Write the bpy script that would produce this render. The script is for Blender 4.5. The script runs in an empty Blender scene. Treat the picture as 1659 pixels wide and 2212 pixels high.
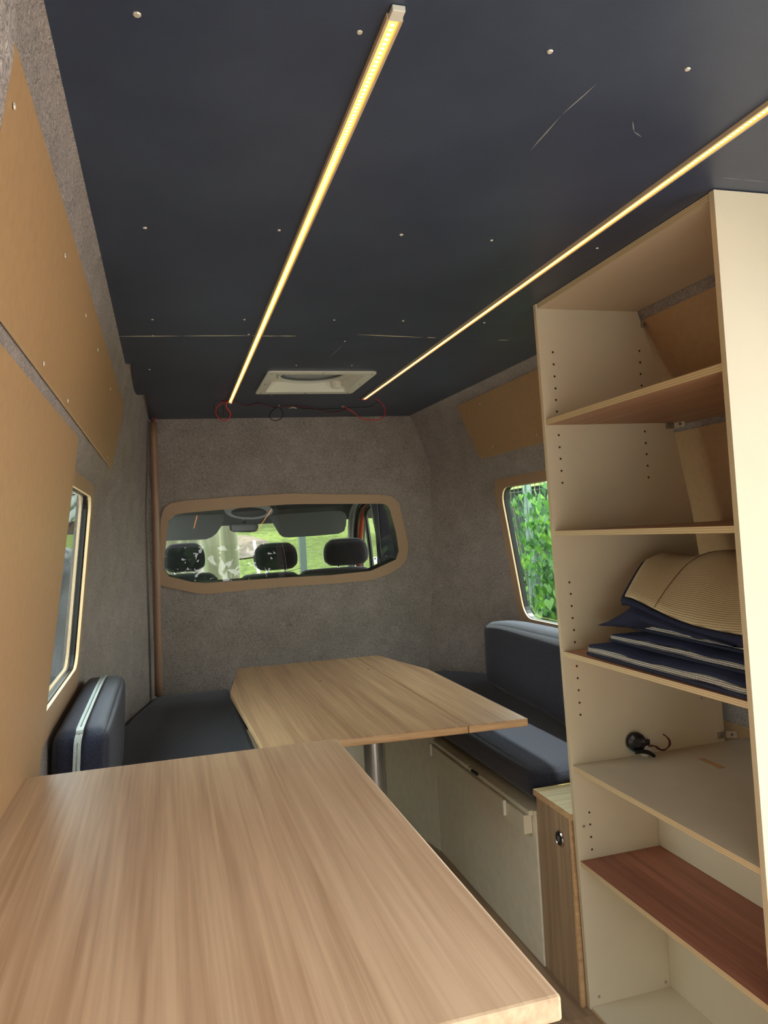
import bpy, bmesh, math, random
from mathutils import Vector, Matrix, noise
from mathutils.geometry import tessellate_polygon
random.seed(7)
C = bpy.context.scene
COL = C.collection
# ------------------------------------------------------------------ camera
F = 1640.0; CX, CY = 829.5, 1106.0
RT = Vector((0.95927268, -0.04850922, 0.27828544))
DN = Vector((-0.27663368, 0.03809783, 0.96021995))
FW = Vector((-0.05718159, -0.99809589, 0.02312692))
# rows of the world->camera matrix (right, down, forward)
RIGHT = Vector((0.95927268, -0.27663368, -0.05718159))
DOWN = Vector((-0.04850922, 0.03809783, -0.99809589))
FWD = Vector((0.27828544, 0.96021995, 0.02312692))
EYE = Vector((0, 0, 1.30))
cam_d = bpy.data.cameras.new('camera'); cam = bpy.data.objects.new('camera', cam_d); COL.objects.link(cam)
cam_d.sensor_fit = 'HORIZONTAL'; cam_d.sensor_width = 36.0; cam_d.lens = 36.0 * F / 1659.0
cam_d.clip_start = 0.02; cam_d.clip_end = 300
Rm = Matrix((RIGHT, -DOWN, -FWD)).transposed()
cam.matrix_world = Matrix.Translation(EYE) @ Rm.to_4x4()
C.camera = cam
# ------------------------------------------------------------------ world, sun, exposure
C.view_settings.view_transform = 'Standard'; C.view_settings.look = 'None'
C.view_settings.gamma = 1.0; C.view_settings.use_curve_mapping = False
C.view_settings.exposure = 2.72
w = bpy.data.worlds.new('sky'); C.world = w; w.use_nodes = True
nt = w.node_tree; bg = nt.nodes['Background']
tc = nt.nodes.new('ShaderNodeTexCoord'); sp = nt.nodes.new('ShaderNodeSeparateXYZ'); cr = nt.nodes.new('ShaderNodeValToRGB')
nt.links.new(tc.outputs['Generated'], sp.inputs[0]); nt.links.new(sp.outputs['Z'], cr.inputs[0]); nt.links.new(cr.outputs[0], bg.inputs[0])
cr.color_ramp.elements[0].color = (1.0, 0.98, 0.94, 1); cr.color_ramp.elements[1].color = (0.80, 0.88, 1.0, 1)
bg.inputs[1].default_value = 1.0
sd = bpy.data.lights.new('sun', 'SUN'); sd.energy = 1.4; sd.angle = 0.02; sd.color = (1.0, 0.95, 0.86)
so = bpy.data.objects.new('sun', sd); COL.objects.link(so)
so.rotation_euler = Vector((-0.43, -0.08, -0.87)).to_track_quat('-Z', 'Y').to_euler()
# portal in the open rear doorway: guides sampling of the sky, adds no light of its own
pd = bpy.data.lights.new('rear_portal', 'AREA'); pd.shape = 'RECTANGLE'; pd.size = 2.1; pd.size_y = 2.0
pd.cycles.is_portal = True
po = bpy.data.objects.new('rear_portal', pd); COL.objects.link(po); po.location = (0.65, -0.36, 0.95)
po.rotation_euler = (math.radians(90), 0, 0)

# ------------------------------------------------------------------ helpers
def ray(px, py):
    return RIGHT * ((px - CX) / F) + DOWN * ((py - CY) / F) + FWD
def at(px, py, ax, val):
    d = ray(px, py); i = 'xyz'.index(ax); return EYE + d * ((val - EYE[i]) / d[i])
def hit(px, py, p, n):
    d = ray(px, py); return EYE + d * ((Vector(p) - EYE).dot(n) / d.dot(n))
W = {}
def wpos(o): return W[o.name] if o else Vector((0, 0, 0))
def thing(name, label, cat, loc=(0, 0, 0), group=None, kind=None):
    o = bpy.data.objects.new(name, None); COL.objects.link(o); o.location = loc; o.empty_display_size = 0.05
    W[o.name] = Vector(loc); tag(o, label, cat, group, kind); return o
def tag(o, label=None, cat=None, group=None, kind=None):
    if label: o['label'] = label
    if cat: o['category'] = cat
    if group: o['group'] = group
    if kind: o['kind'] = kind
    return o
def mk(name, vs, fs, mats, parent=None, fi=None, smooth=False, label=None, kind=None):
    vs = [Vector(v) for v in vs]
    lo = Vector([min(v[i] for v in vs) for i in range(3)]); hi = Vector([max(v[i] for v in vs) for i in range(3)])
    c = Vector(((lo.x + hi.x) / 2, (lo.y + hi.y) / 2, lo.z))
    me = bpy.data.meshes.new(name); me.from_pydata([v - c for v in vs], [], [tuple(f) for f in fs])
    if not isinstance(mats, (list, tuple)): mats = [mats]
    for m in mats: me.materials.append(m)
    if fi: me.polygons.foreach_set('material_index', fi)
    if smooth: me.polygons.foreach_set('use_smooth', [True] * len(me.polygons))
    me.update()
    o = bpy.data.objects.new(name, me); COL.objects.link(o); W[o.name] = c
    if parent: o.parent = parent
    o.location = c - wpos(parent)
    if label: o['label'] = label
    if kind: o['kind'] = kind
    return o
def fix(o):
    bm = bmesh.new(); bm.from_mesh(o.data); bmesh.ops.recalc_face_normals(bm, faces=bm.faces); bm.to_mesh(o.data); bm.free(); return o
def bev(o, wd=0.002, seg=2):
    bm = bmesh.new(); bm.from_mesh(o.data); bmesh.ops.recalc_face_normals(bm, faces=bm.faces)
    bmesh.ops.bevel(bm, geom=[e for e in bm.edges if e.calc_face_angle(0) > 0.4], offset=wd, segments=seg, affect='EDGES', profile=0.5, clamp_overlap=True)
    bm.to_mesh(o.data); bm.free()
    return o
BF = [(0, 3, 2, 1), (4, 5, 6, 7), (0, 1, 5, 4), (2, 3, 7, 6), (1, 2, 6, 5), (3, 0, 4, 7)]  # bottom top -y +y +x -x
def boxv(x0, x1, y0, y1, z0, z1):
    return [(x0, y0, z0), (x1, y0, z0), (x1, y1, z0), (x0, y1, z0), (x0, y0, z1), (x1, y0, z1), (x1, y1, z1), (x0, y1, z1)]
def box(name, x0, x1, y0, y1, z0, z1, mat, parent=None, bv=0.0015, fi=None, fn=None, **k):
    vs = boxv(x0, x1, y0, y1, z0, z1)
    if fn: vs = [fn(v) for v in vs]
    o = mk(name, vs, BF, mat, parent, fi, **k)
    if bv: bev(o, bv)
    return o
def prism(name, poly, off, mat, parent=None, bv=0.0, holes=None, fi_side=None, **k):
    """poly: list of 3D points in a plane; off: extrusion vector; holes: list of loops"""
    loops = [[Vector(p) for p in poly]] + [[Vector(p) for p in h] for h in (holes or [])]
    tris = tessellate_polygon(loops); flat = [p for l in loops for p in l]; n = len(flat); off = Vector(off)
    vs = flat + [p + off for p in flat]
    fs = [tuple(t) for t in tris] + [tuple(i + n for i in reversed(t)) for t in tris]; nf = len(fs)
    b = 0
    for l in loops:
        m = len(l)
        for i in range(m): fs.append((b + i, b + (i + 1) % m, b + (i + 1) % m + n, b + i + n))
        b += m
    fi = None
    if fi_side is not None: fi = [0] * nf + [fi_side] * (len(fs) - nf)
    o = mk(name, vs, fs, mat, parent, fi, **k); fix(o)
    if bv: bev(o, bv)
    return o
def tube(name, pts, r, mat, parent=None, n=8, closed=False, rads=None, **k):
    pts = [Vector(p) for p in pts]; vs = []; fs = []; m = len(pts)
    up = None
    for i, p in enumerate(pts):
        if closed: t = pts[(i + 1) % m] - pts[i - 1]
        else: t = pts[min(i + 1, m - 1)] - pts[max(i - 1, 0)]
        t.normalize()
        if up is None: up = t.orthogonal().normalized()
        up = (up - t * up.dot(t)).normalized(); s = t.cross(up)
        rr = rads[i] if rads else r
        for j in range(n):
            a = 2 * math.pi * j / n; vs.append(p + (up * math.cos(a) + s * math.sin(a)) * rr)
    for i in range(m if closed else m - 1):
        for j in range(n):
            fs.append((i * n + j, i * n + (j + 1) % n, ((i + 1) % m) * n + (j + 1) % n, ((i + 1) % m) * n + j))
    if not closed: fs += [tuple(range(n))[::-1], tuple((m - 1) * n + j for j in range(n))]
    return fix(mk(name, vs, fs, mat, parent, smooth=True, **k))
def smooth_path(pts, sub=8):
    pts = [Vector(p) for p in pts]; out = []
    P = [pts[0]] + pts + [pts[-1]]
    for i in range(1, len(P) - 2):
        for s in range(sub):
            t = s / sub; a, b, c, d = P[i - 1], P[i], P[i + 1], P[i + 2]
            out.append(0.5 * ((2 * b) + (c - a) * t + (2 * a - 5 * b + 4 * c - d) * t * t + (3 * b - a - 3 * c + d) * t ** 3))
    out.append(pts[-1]); return out
def lathe(name, prof, mat, parent, origin, axis, n=24, **k):
    """prof: list (radius, height) along axis"""
    ax = Vector(axis).normalized(); u = ax.orthogonal().normalized(); v = ax.cross(u); o = Vector(origin)
    vs = []; fs = []
    for r, h in prof:
        for j in range(n):
            a = 2 * math.pi * j / n; vs.append(o + ax * h + (u * math.cos(a) + v * math.sin(a)) * r)
    for i in range(len(prof) - 1):
        for j in range(n): fs.append((i * n + j, i * n + (j + 1) % n, (i + 1) * n + (j + 1) % n, (i + 1) * n + j))
    fs += [tuple(range(n)), tuple((len(prof) - 1) * n + j for j in range(n))]
    return fix(mk(name, vs, fs, mat, parent, smooth=False, **k))
def softbox(name, lo, hi, r, puff, mat, parent=None, n=14, M=None, wr=0.0, **k):
    """upholstered block: rounded box with slightly bulging faces"""
    lo = Vector(lo); hi = Vector(hi); c = (lo + hi) / 2; h = (hi - lo) / 2
    bm = bmesh.new(); bmesh.ops.create_cube(bm, size=2.0)
    bmesh.ops.subdivide_edges(bm, edges=bm.edges, cuts=n, use_grid_fill=True)
    for v in bm.verts:
        q = v.co.copy()
        # concentrate the grid toward the edges
        for i in range(3): q[i] = math.copysign(1 - (1 - abs(q[i])) ** 1.6, q[i])
        p = Vector([q[i] * h[i] for i in range(3)])
        inn = Vector([max(-h[i] + r, min(h[i] - r, p[i])) for i in range(3)])
        d = p - inn
        if d.length > 1e-9: p = inn + d.normalized() * r
        b = [(1 - q[i] ** 2) for i in range(3)]
        for i in range(3):
            j, l = (i + 1) % 3, (i + 2) % 3
            if abs(v.co[i]) > 0.999: p[i] += math.copysign(puff * (b[j] * b[l]) ** 0.5, v.co[i])
        if wr:
            nn = noise.noise(p * 9 + c) * wr; p += p.normalized() * nn
        p += c
        if M: p = M(p)
        v.co = p
    bmesh.ops.recalc_face_normals(bm, faces=bm.faces)
    vs = [v.co.copy() for v in bm.verts]; fs = [[v.index for v in f.verts] for f in bm.faces]; bm.free()
    return mk(name, vs, fs, mat, parent, smooth=True, **k)
def rrect(x0, x1, z0, z1, r, n=6):
    """rounded rectangle loop of (u, v)"""
    if not isinstance(r, (list, tuple)): r = [r] * 4
    out = []
    for (cx, cz, a0, rr) in ((x1 - r[0], z1 - r[0], 0, r[0]), (x0 + r[1], z1 - r[1], 90, r[1]), (x0 + r[2], z0 + r[2], 180, r[2]), (x1 - r[3], z0 + r[3], 270, r[3])):
        for i in range(n + 1):
            a = math.radians(a0 + 90 * i / n); out.append((cx + rr * math.cos(a), cz + rr * math.sin(a)))
    return out
def lerp_tab(tab, t):
    if t <= tab[0][0]: return tab[0][1]
    for (a, b), (c, d) in zip(tab, tab[1:]):
        if t <= c: return b + (d - b) * (t - a) / (c - a)
    return tab[-1][1]
def sstep(t): t = max(0, min(1, t)); return t * t * (3 - 2 * t)

# ------------------------------------------------------------------ materials
def newmat(name):
    m = bpy.data.materials.new(name); m.use_nodes = True; nt = m.node_tree; return m, nt, nt.nodes['Principled BSDF']
def lin(c): return tuple(((x / 255) / 12.92 if x / 255 <= 0.04045 else ((x / 255 + 0.055) / 1.055) ** 2.4) for x in c) + (1,)
def simple(name, rgb, rough=0.5, metal=0.0, spec=0.5, nz=0.0, nscale=40, bump=0.0, sheen=0.0, coord='Object', stretch=(1, 1, 1)):
    m, nt, b = newmat(name); L = nt.links.new
    b.inputs['Roughness'].default_value = rough; b.inputs['Metallic'].default_value = metal
    b.inputs['Specular IOR Level'].default_value = spec; b.inputs['Base Color'].default_value = lin(rgb)
    if sheen: b.inputs['Sheen Weight'].default_value = sheen; b.inputs['Sheen Roughness'].default_value = 0.5
    if nz or bump:
        tc = nt.nodes.new('ShaderNodeTexCoord'); mp = nt.nodes.new('ShaderNodeMapping'); mp.inputs['Scale'].default_value = stretch
        n = nt.nodes.new('ShaderNodeTexNoise'); n.inputs['Scale'].default_value = nscale; n.inputs['Detail'].default_value = 5
        L(tc.outputs[coord], mp.inputs[0]); L(mp.outputs[0], n.inputs['Vector'])
        if nz:
            r = nt.nodes.new('ShaderNodeValToRGB'); r.color_ramp.elements[0].position = 0.3; r.color_ramp.elements[1].position = 0.7
            c = lin(rgb); r.color_ramp.elements[0].color = tuple(x * (1 - nz) for x in c[:3]) + (1,); r.color_ramp.elements[1].color = tuple(min(1, x * (1 + nz)) for x in c[:3]) + (1,)
            L(n.outputs['Fac'], r.inputs[0]); L(r.outputs[0], b.inputs['Base Color'])
        if bump:
            bp = nt.nodes.new('ShaderNodeBump'); bp.inputs['Strength'].default_value = bump; bp.inputs['Distance'].default_value = 0.002
            L(n.outputs['Fac'], bp.inputs['Height']); L(bp.outputs[0], b.inputs['Normal'])
    return m
def felt(name, dark, light):
    m, nt, b = newmat(name); L = nt.links.new; N = nt.nodes.new
    tc = N('ShaderNodeTexCoord')
    n1 = N('ShaderNodeTexNoise'); n1.inputs['Scale'].default_value = 95; n1.inputs['Detail'].default_value = 7; n1.inputs['Distortion'].default_value = 4.0; n1.inputs['Roughness'].default_value = 0.7
    n2 = N('ShaderNodeTexNoise'); n2.inputs['Scale'].default_value = 9; n2.inputs['Detail'].default_value = 3
    L(tc.outputs['Object'], n1.inputs['Vector']); L(tc.outputs['Object'], n2.inputs['Vector'])
    mx = N('ShaderNodeMath'); mx.operation = 'MULTIPLY_ADD'; mx.inputs[1].default_value = 0.10; L(n2.outputs['Fac'], mx.inputs[0]); 
    s = N('ShaderNodeMath'); s.operation = 'MULTIPLY'; s.inputs[1].default_value = 0.90; L(n1.outputs['Fac'], s.inputs[0]); L(s.outputs[0], mx.inputs[2])
    r = N('ShaderNodeValToRGB'); r.color_ramp.elements[0].position = 0.38; r.color_ramp.elements[1].position = 0.62
    r.color_ramp.elements[0].color = lin(dark); r.color_ramp.elements[1].color = lin(light)
    L(mx.outputs[0], r.inputs[0]); L(r.outputs[0], b.inputs['Base Color'])
    bp = N('ShaderNodeBump'); bp.inputs['Strength'].default_value = 0.9; bp.inputs['Distance'].default_value = 0.004
    L(mx.outputs[0], bp.inputs['Height']); L(bp.outputs[0], b.inputs['Normal'])
    b.inputs['Roughness'].default_value = 1.0; b.inputs['Specular IOR Level'].default_value = 0.1; b.inputs['Sheen Weight'].default_value = 0.15
    return m
def wood(name, light, dark, axis='y', scale=1.0, rough=0.42, knots=0.0, contrast=1.0):
    m, nt, b = newmat(name); L = nt.links.new; N = nt.nodes.new
    tc = N('ShaderNodeTexCoord'); oi = N('ShaderNodeObjectInfo')
    ad = N('ShaderNodeVectorMath'); ad.operation = 'ADD'; sc = N('ShaderNodeVectorMath'); sc.operation = 'SCALE'; sc.inputs[0].default_value = (7.3, 3.1, 5.7)
    L(oi.outputs['Random'], sc.inputs['Scale']); L(tc.outputs['Object'], ad.inputs[0]); L(sc.outputs[0], ad.inputs[1])
    mp = N('ShaderNodeMapping'); st = {'x': (0.022, 1, 1), 'y': (1, 0.022, 1), 'z': (1, 1, 0.022)}[axis]
    mp.inputs['Scale'].default_value = [q * scale for q in st]; L(ad.outputs[0], mp.inputs[0])
    n0 = N('ShaderNodeTexNoise'); n0.inputs['Scale'].default_value = 2.2; n0.inputs['Detail'].default_value = 2
    wv = N('ShaderNodeVectorMath'); wv.operation = 'MULTIPLY_ADD'; L(mp.outputs[0], n0.inputs['Vector'])
    L(n0.outputs['Color'], wv.inputs[0]); wv.inputs[1].default_value = (0.12, 0.12, 0.12); L(mp.outputs[0], wv.inputs[2])
    n1 = N('ShaderNodeTexNoise'); n1.inputs['Scale'].default_value = 42; n1.inputs['Detail'].default_value = 3; n1.inputs['Roughness'].default_value = 0.6; L(wv.outputs[0], n1.inputs['Vector'])
    n2 = N('ShaderNodeTexNoise'); n2.inputs['Scale'].default_value = 170; n2.inputs['Detail'].default_value = 2; L(wv.outputs[0], n2.inputs['Vector'])
    n3 = N('ShaderNodeTexNoise'); n3.inputs['Scale'].default_value = 5; L(wv.outputs[0], n3.inputs['Vector'])
    a = N('ShaderNodeMath'); a.operation = 'MULTIPLY_ADD'; a.inputs[1].default_value = 0.5; L(n1.outputs['Fac'], a.inputs[0])
    c = N('ShaderNodeMath'); c.operation = 'MULTIPLY_ADD'; c.inputs[1].default_value = 0.3; L(n2.outputs['Fac'], c.inputs[0])
    d = N('ShaderNodeMath'); d.operation = 'MULTIPLY'; d.inputs[1].default_value = 0.2; L(n3.outputs['Fac'], d.inputs[0])
    L(d.outputs[0], c.inputs[2]); L(c.outputs[0], a.inputs[2])
    r = N('ShaderNodeValToRGB'); r.color_ramp.elements[0].position = 0.5 - 0.13 / contrast; r.color_ramp.elements[1].position = 0.5 + 0.1 / contrast
    r.color_ramp.elements[0].color = lin(dark); r.color_ramp.elements[1].color = lin(light)
    L(a.outputs[0], r.inputs[0]); out = r.outputs[0]
    if knots:
        mk_ = N('ShaderNodeMapping'); mk_.inputs['Scale'].default_value = {'y': (3.1, 1.1, 1), 'x': (1.1, 3.1, 1), 'z': (3, 3, 1.1)}[axis]
        L(ad.outputs[0], mk_.inputs[0]); vo = N('ShaderNodeTexVoronoi'); vo.inputs['Scale'].default_value = knots; L(mk_.outputs[0], vo.inputs['Vector'])
        kr = N('ShaderNodeValToRGB'); kr.color_ramp.elements[0].position = 0.02; kr.color_ramp.elements[1].position = 0.055
        kr.color_ramp.elements[0].color = (1, 1, 1, 1); kr.color_ramp.elements[1].color = (0, 0, 0, 1); L(vo.outputs['Distance'], kr.inputs[0])
        mxx = N('ShaderNodeMix'); mxx.data_type = 'RGBA'; L(kr.outputs[0], mxx.inputs[0]); L(out, mxx.inputs[6]); mxx.inputs[7].default_value = lin([q * 0.45 for q in dark]); out = mxx.outputs[2]
    L(out, b.inputs['Base Color'])
    bp = N('ShaderNodeBump'); bp.inputs['Strength'].default_value = 0.12; bp.inputs['Distance'].default_value = 0.001
    L(n2.outputs['Fac'], bp.inputs['Height']); L(bp.outputs[0], b.inputs['Normal']); b.inputs['Roughness'].default_value = rough
    return m
def ply(name, light, dark, axis, layers=330):
    m, nt, b = newmat(name); L = nt.links.new; N = nt.nodes.new
    tc = N('ShaderNodeTexCoord'); wv = N('ShaderNodeTexWave'); wv.bands_direction = axis; wv.inputs['Scale'].default_value = layers / 6.283 * 2; wv.inputs['Distortion'].default_value = 0.6; wv.inputs['Detail Scale'].default_value = 0.4
    L(tc.outputs['Object'], wv.inputs['Vector']); r = N('ShaderNodeValToRGB'); r.color_ramp.elements[0].color = lin(dark); r.color_ramp.elements[1].color = lin(light)
    L(wv.outputs['Fac'], r.inputs[0]); L(r.outputs[0], b.inputs['Base Color']); b.inputs['Roughness'].default_value = 0.7
    return m
def weave(name, rgb, scale=420, amt=0.5, bump=0.6, rough=0.95, sheen=0.3, metal=0.0):
    m, nt, b = newmat(name); L = nt.links.new; N = nt.nodes.new
    tc = N('ShaderNodeTexCoord'); n = N('ShaderNodeTexNoise'); n.inputs['Scale'].default_value = scale * 0.7; n.inputs['Detail'].default_value = 3
    w1 = N('ShaderNodeTexWave'); w1.bands_direction = 'DIAGONAL'; w1.inputs['Scale'].default_value = scale / 3; w1.inputs['Distortion'].default_value = 1.5; w1.inputs['Detail Scale'].default_value = 3
    L(tc.outputs['Object'], n.inputs['Vector']); L(tc.outputs['Object'], w1.inputs['Vector'])
    a = N('ShaderNodeMath'); a.operation = 'MULTIPLY'; L(n.outputs['Fac'], a.inputs[0]); L(w1.outputs['Fac'], a.inputs[1])
    r = N('ShaderNodeValToRGB'); c = lin(rgb); r.color_ramp.elements[1].position = 0.6
    r.color_ramp.elements[0].color = tuple(x * (1 - amt) for x in c[:3]) + (1,); r.color_ramp.elements[1].color = tuple(min(1, x * (1 + 1.6 * amt)) for x in c[:3]) + (1,)
    L(a.outputs[0], r.inputs[0]); L(r.outputs[0], b.inputs['Base Color'])
    bp = N('ShaderNodeBump'); bp.inputs['Strength'].default_value = bump; bp.inputs['Distance'].default_value = 0.0015
    L(a.outputs[0], bp.inputs['Height']); L(bp.outputs[0], b.inputs['Normal'])
    b.inputs['Roughness'].default_value = rough; b.inputs['Sheen Weight'].default_value = sheen; b.inputs['Metallic'].default_value = metal; b.inputs['Specular IOR Level'].default_value = 0.2
    return m
def glass(name, tint=(0.9, 0.95, 0.92), f=1.0):
    m = bpy.data.materials.new(name); m.use_nodes = True; nt = m.node_tree; nt.nodes.clear(); N = nt.nodes.new; L = nt.links.new
    o = N('ShaderNodeOutputMaterial'); t = N('ShaderNodeBsdfTransparent'); t.inputs[0].default_value = (*tint, 1)
    g = N('ShaderNodeBsdfGlossy'); g.inputs['Roughness'].default_value = 0.0; lw = N('ShaderNodeLayerWeight'); lw.inputs['Blend'].default_value = 0.5; p5 = N('ShaderNodeMath'); p5.operation = 'POWER'; p5.inputs[1].default_value = 5.0
    fr = N('ShaderNodeMath'); fr.operation = 'MULTIPLY_ADD'; fr.inputs[1].default_value = 0.95; fr.inputs[2].default_value = 0.05; L(lw.outputs['Facing'], p5.inputs[0]); L(p5.outputs[0], fr.inputs[0])
    mu = N('ShaderNodeMath'); mu.operation = 'MULTIPLY'; mu.inputs[1].default_value = f; mu.use_clamp = True
    mx = N('ShaderNodeMixShader'); L(fr.outputs[0], mu.inputs[0]); L(mu.outputs[0], mx.inputs[0]); L(t.outputs[0], mx.inputs[1]); L(g.outputs[0], mx.inputs[2]); L(mx.outputs[0], o.inputs[0])
    return m
def emit(name, rgb, s):
    m, nt, b = newmat(name); b.inputs['Base Color'].default_value = (*rgb, 1); b.inputs['Emission Color'].default_value = (*rgb, 1); b.inputs['Emission Strength'].default_value = s; return m

FELT = felt('grey_felt', (106, 97, 93), (208, 193, 185))
HARD = simple('tan_hardboard', (178, 142, 102), 0.45, nz=0.06, nscale=60)
HARDE = simple('cut_hardboard_edge', (226, 196, 152), 0.7)
FRAMEM = simple('tan_window_surround', (180, 146, 114), 0.5, nz=0.05, nscale=200)
NAVYP = None
CREAM = simple('cream_laminate', (220, 212, 188), 0.42, nz=0.02, nscale=12)
CREAMD = simple('greyed_cream_board', (228, 219, 198), 0.55, nz=0.05, nscale=30)
OAK = wood('oak_worktop', (222, 194, 160), (182, 149, 118), 'y', 1.0, 0.36)
OAKT = wood('oak_tabletop', (208, 170, 130), (168, 130, 98), 'y', 0.8, 0.42, knots=3.0)
OAKE = wood('oak_edge_band', (218, 180, 134), (186, 148, 108), 'x', 1.0, 0.5)
OAKV = wood('oak_box_side', (182, 154, 124), (142, 116, 90), 'z', 1.3, 0.5, contrast=0.9)
OAKB = wood('oak_box_lid', (222, 200, 138), (188, 160, 104), 'x', 1.5, 0.45)
REDW = wood('reddish_beech', (204, 156, 126), (168, 118, 92), 'y', 1.3, 0.5)
MAHO = wood('mahogany_veneer', (168, 108, 86), (126, 76, 60), 'y', 1.2, 0.5)
BRNV = wood('brown_veneer', (186, 146, 118), (160, 122, 96), 'y', 1.2, 0.5)
PLYZ = ply('plywood_edge', (214, 194, 154), (182, 156, 118), 'Z', 210)
PLYY = ply('plywood_edge_upright', (208, 192, 160), (182, 164, 134), 'Y')
NAVY = weave('navy_upholstery', (44, 46, 62), 330, 0.55, 0.8, sheen=0.25)
NAVYM = simple('navy_piping_cloth', (24, 30, 60), 0.95, nz=0.1, nscale=200, bump=0.2)
BLACK = simple('black_plastic', (22, 22, 24), 0.25)
BLACKM = simple('black_matt', (20, 20, 22), 0.7)
RUBBER = simple('black_rubber', (12, 13, 14), 0.35)
ALU = simple('anodised_aluminium', (176, 176, 176), 0.35, metal=0.9)
STEEL = simple('galvanised_steel', (190, 188, 180), 0.35, metal=0.9, nz=0.1, nscale=90)
CHROME = simple('chrome', (220, 220, 220), 0.08, metal=1.0)
WHITEP = simple('white_plastic', (222, 220, 208), 0.4)
ZIPM = simple('pale_zip_tape', (190, 196, 190), 0.8, nz=0.15, nscale=300, bump=0.3)
RED = simple('red_wire', (190, 40, 36), 0.4); BLK = simple('black_wire', (20, 20, 20), 0.4); BLUE = simple('blue_wire', (60, 110, 130), 0.5)
DOT = simple('bare_screw', (225, 220, 205), 0.4, metal=0.3)
HOLE = simple('drilled_hole', (60, 44, 30), 0.9)
PIPE = simple('brown_conduit', (158, 122, 98), 0.35)
GLASS = glass('window_glass', (0.80, 0.92, 0.86), 1.3)
GLASSB = glass('partition_glass', (0.70, 0.73, 0.70), 1.1)
GLASSW = glass('windscreen_glass', (0.94, 0.98, 0.95))
# painted plywood ceiling: dark blue-grey paint with rubbed and scuffed places
def paint():
    m, nt, b = newmat('dark_blue_paint'); L = nt.links.new; N = nt.nodes.new; tc = N('ShaderNodeTexCoord')
    n1 = N('ShaderNodeTexNoise'); n1.inputs['Scale'].default_value = 2.6; n1.inputs['Detail'].default_value = 6; n1.inputs['Roughness'].default_value = 0.6
    L(tc.outputs['Object'], n1.inputs['Vector']); r = N('ShaderNodeValToRGB'); r.color_ramp.elements[0].position = 0.3; r.color_ramp.elements[1].position = 0.75
    r.color_ramp.elements[0].color = lin((50, 60, 80)); r.color_ramp.elements[1].color = lin((68, 79, 99)); L(n1.outputs['Fac'], r.inputs[0])
    n2 = N('ShaderNodeTexNoise'); n2.inputs['Scale'].default_value = 160; n2.inputs['Detail'].default_value = 3; L(tc.outputs['Object'], n2.inputs['Vector'])
    mp = N('ShaderNodeMapping'); mp.inputs['Scale'].default_value = (1.0, 1.0, 1.0); L(tc.outputs['Object'], mp.inputs[0])
    n3 = N('ShaderNodeTexNoise'); n3.inputs['Scale'].default_value = 1.7; L(mp.outputs[0], n3.inputs['Vector'])
    mu = N('ShaderNodeMath'); mu.operation = 'MULTIPLY'; L(n2.outputs['Fac'], mu.inputs[0]); L(n3.outputs['Fac'], mu.inputs[1])
    r2 = N('ShaderNodeValToRGB'); r2.color_ramp.elements[0].position = 0.47; r2.color_ramp.elements[1].position = 0.55; L(mu.outputs[0], r2.inputs[0])
    mx = N('ShaderNodeMix'); mx.data_type = 'RGBA'; L(r2.outputs[0], mx.inputs[0]); L(r.outputs[0], mx.inputs[6]); mx.inputs[7].default_value = lin((120, 126, 138))
    L(mx.outputs[2], b.inputs['Base Color']); b.inputs['Roughness'].default_value = 0.42
    bp = N('ShaderNodeBump'); bp.inputs['Strength'].default_value = 0.15; bp.inputs['Distance'].default_value = 0.001; L(n2.outputs['Fac'], bp.inputs['Height']); L(bp.outputs[0], b.inputs['Normal'])
    return m
PAINT = paint()

# ================================================================== STRUCTURE
ZC = 1.87
LP = [(0.0, -0.30), (0.45, -0.30), (0.94, -0.281), (1.0, -0.274), (1.455, -0.217), (1.49, -0.205), (1.52, -0.176), (1.555, -0.168), (1.78, -0.12), (1.84, -0.105), (1.868, -0.098), (1.882, -0.07), (1.886, 0.16)]
RP = [(0.0, 1.66), (0.5, 1.64), (0.86, 1.585), (1.2, 1.545), (1.49, 1.50), (1.505, 1.487), (1.53, 1.455), (1.6, 1.42), (1.83, 1.30), (1.868, 1.268), (1.882, 1.22), (1.886, 1.0)]
LT = [(0.0, -0.12), (0.6, -0.10), (1.4, -0.075), (1.868, -0.045), (1.882, -0.02), (1.886, 0.2)]
RTT = [(0.0, 1.42), (0.55, 1.38), (1.2, 1.36), (1.63, 1.325), (1.868, 1.225), (1.882, 1.19), (1.886, 0.98)]
def XL(y, z):
    b = lerp_tab(LP, z); t = lerp_tab(LT, z); k = max(0, (y - 2.55) / 1.12); k = min(1.2, k) ** 1.5
    return b + (t - b) * k
def XR(y, z):
    b = lerp_tab(RP, z); t = lerp_tab(RTT, z); k = max(0, (y - 3.2) / 0.47); k = min(1.25, k) ** 1.8
    return b + (t - b) * k
YB = -0.35; YE = 3.86
def bulk_y(z): return 3.655 + (ZC - z) * 0.085
def axis_pts(fixed, step):
    out = []
    for a, b in zip(fixed, fixed[1:]):
        n = max(1, round((b - a) / step)); out += [a + (b - a) * i / n for i in range(n)]
    return out + [fixed[-1]]
LW = (1.72 - 0.35, 2.485, 0.915, 1.475)     # hole in left wall (y0,y1,z0,z1)
RW = (2.10, 3.235, 0.835, 1.495)
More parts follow.
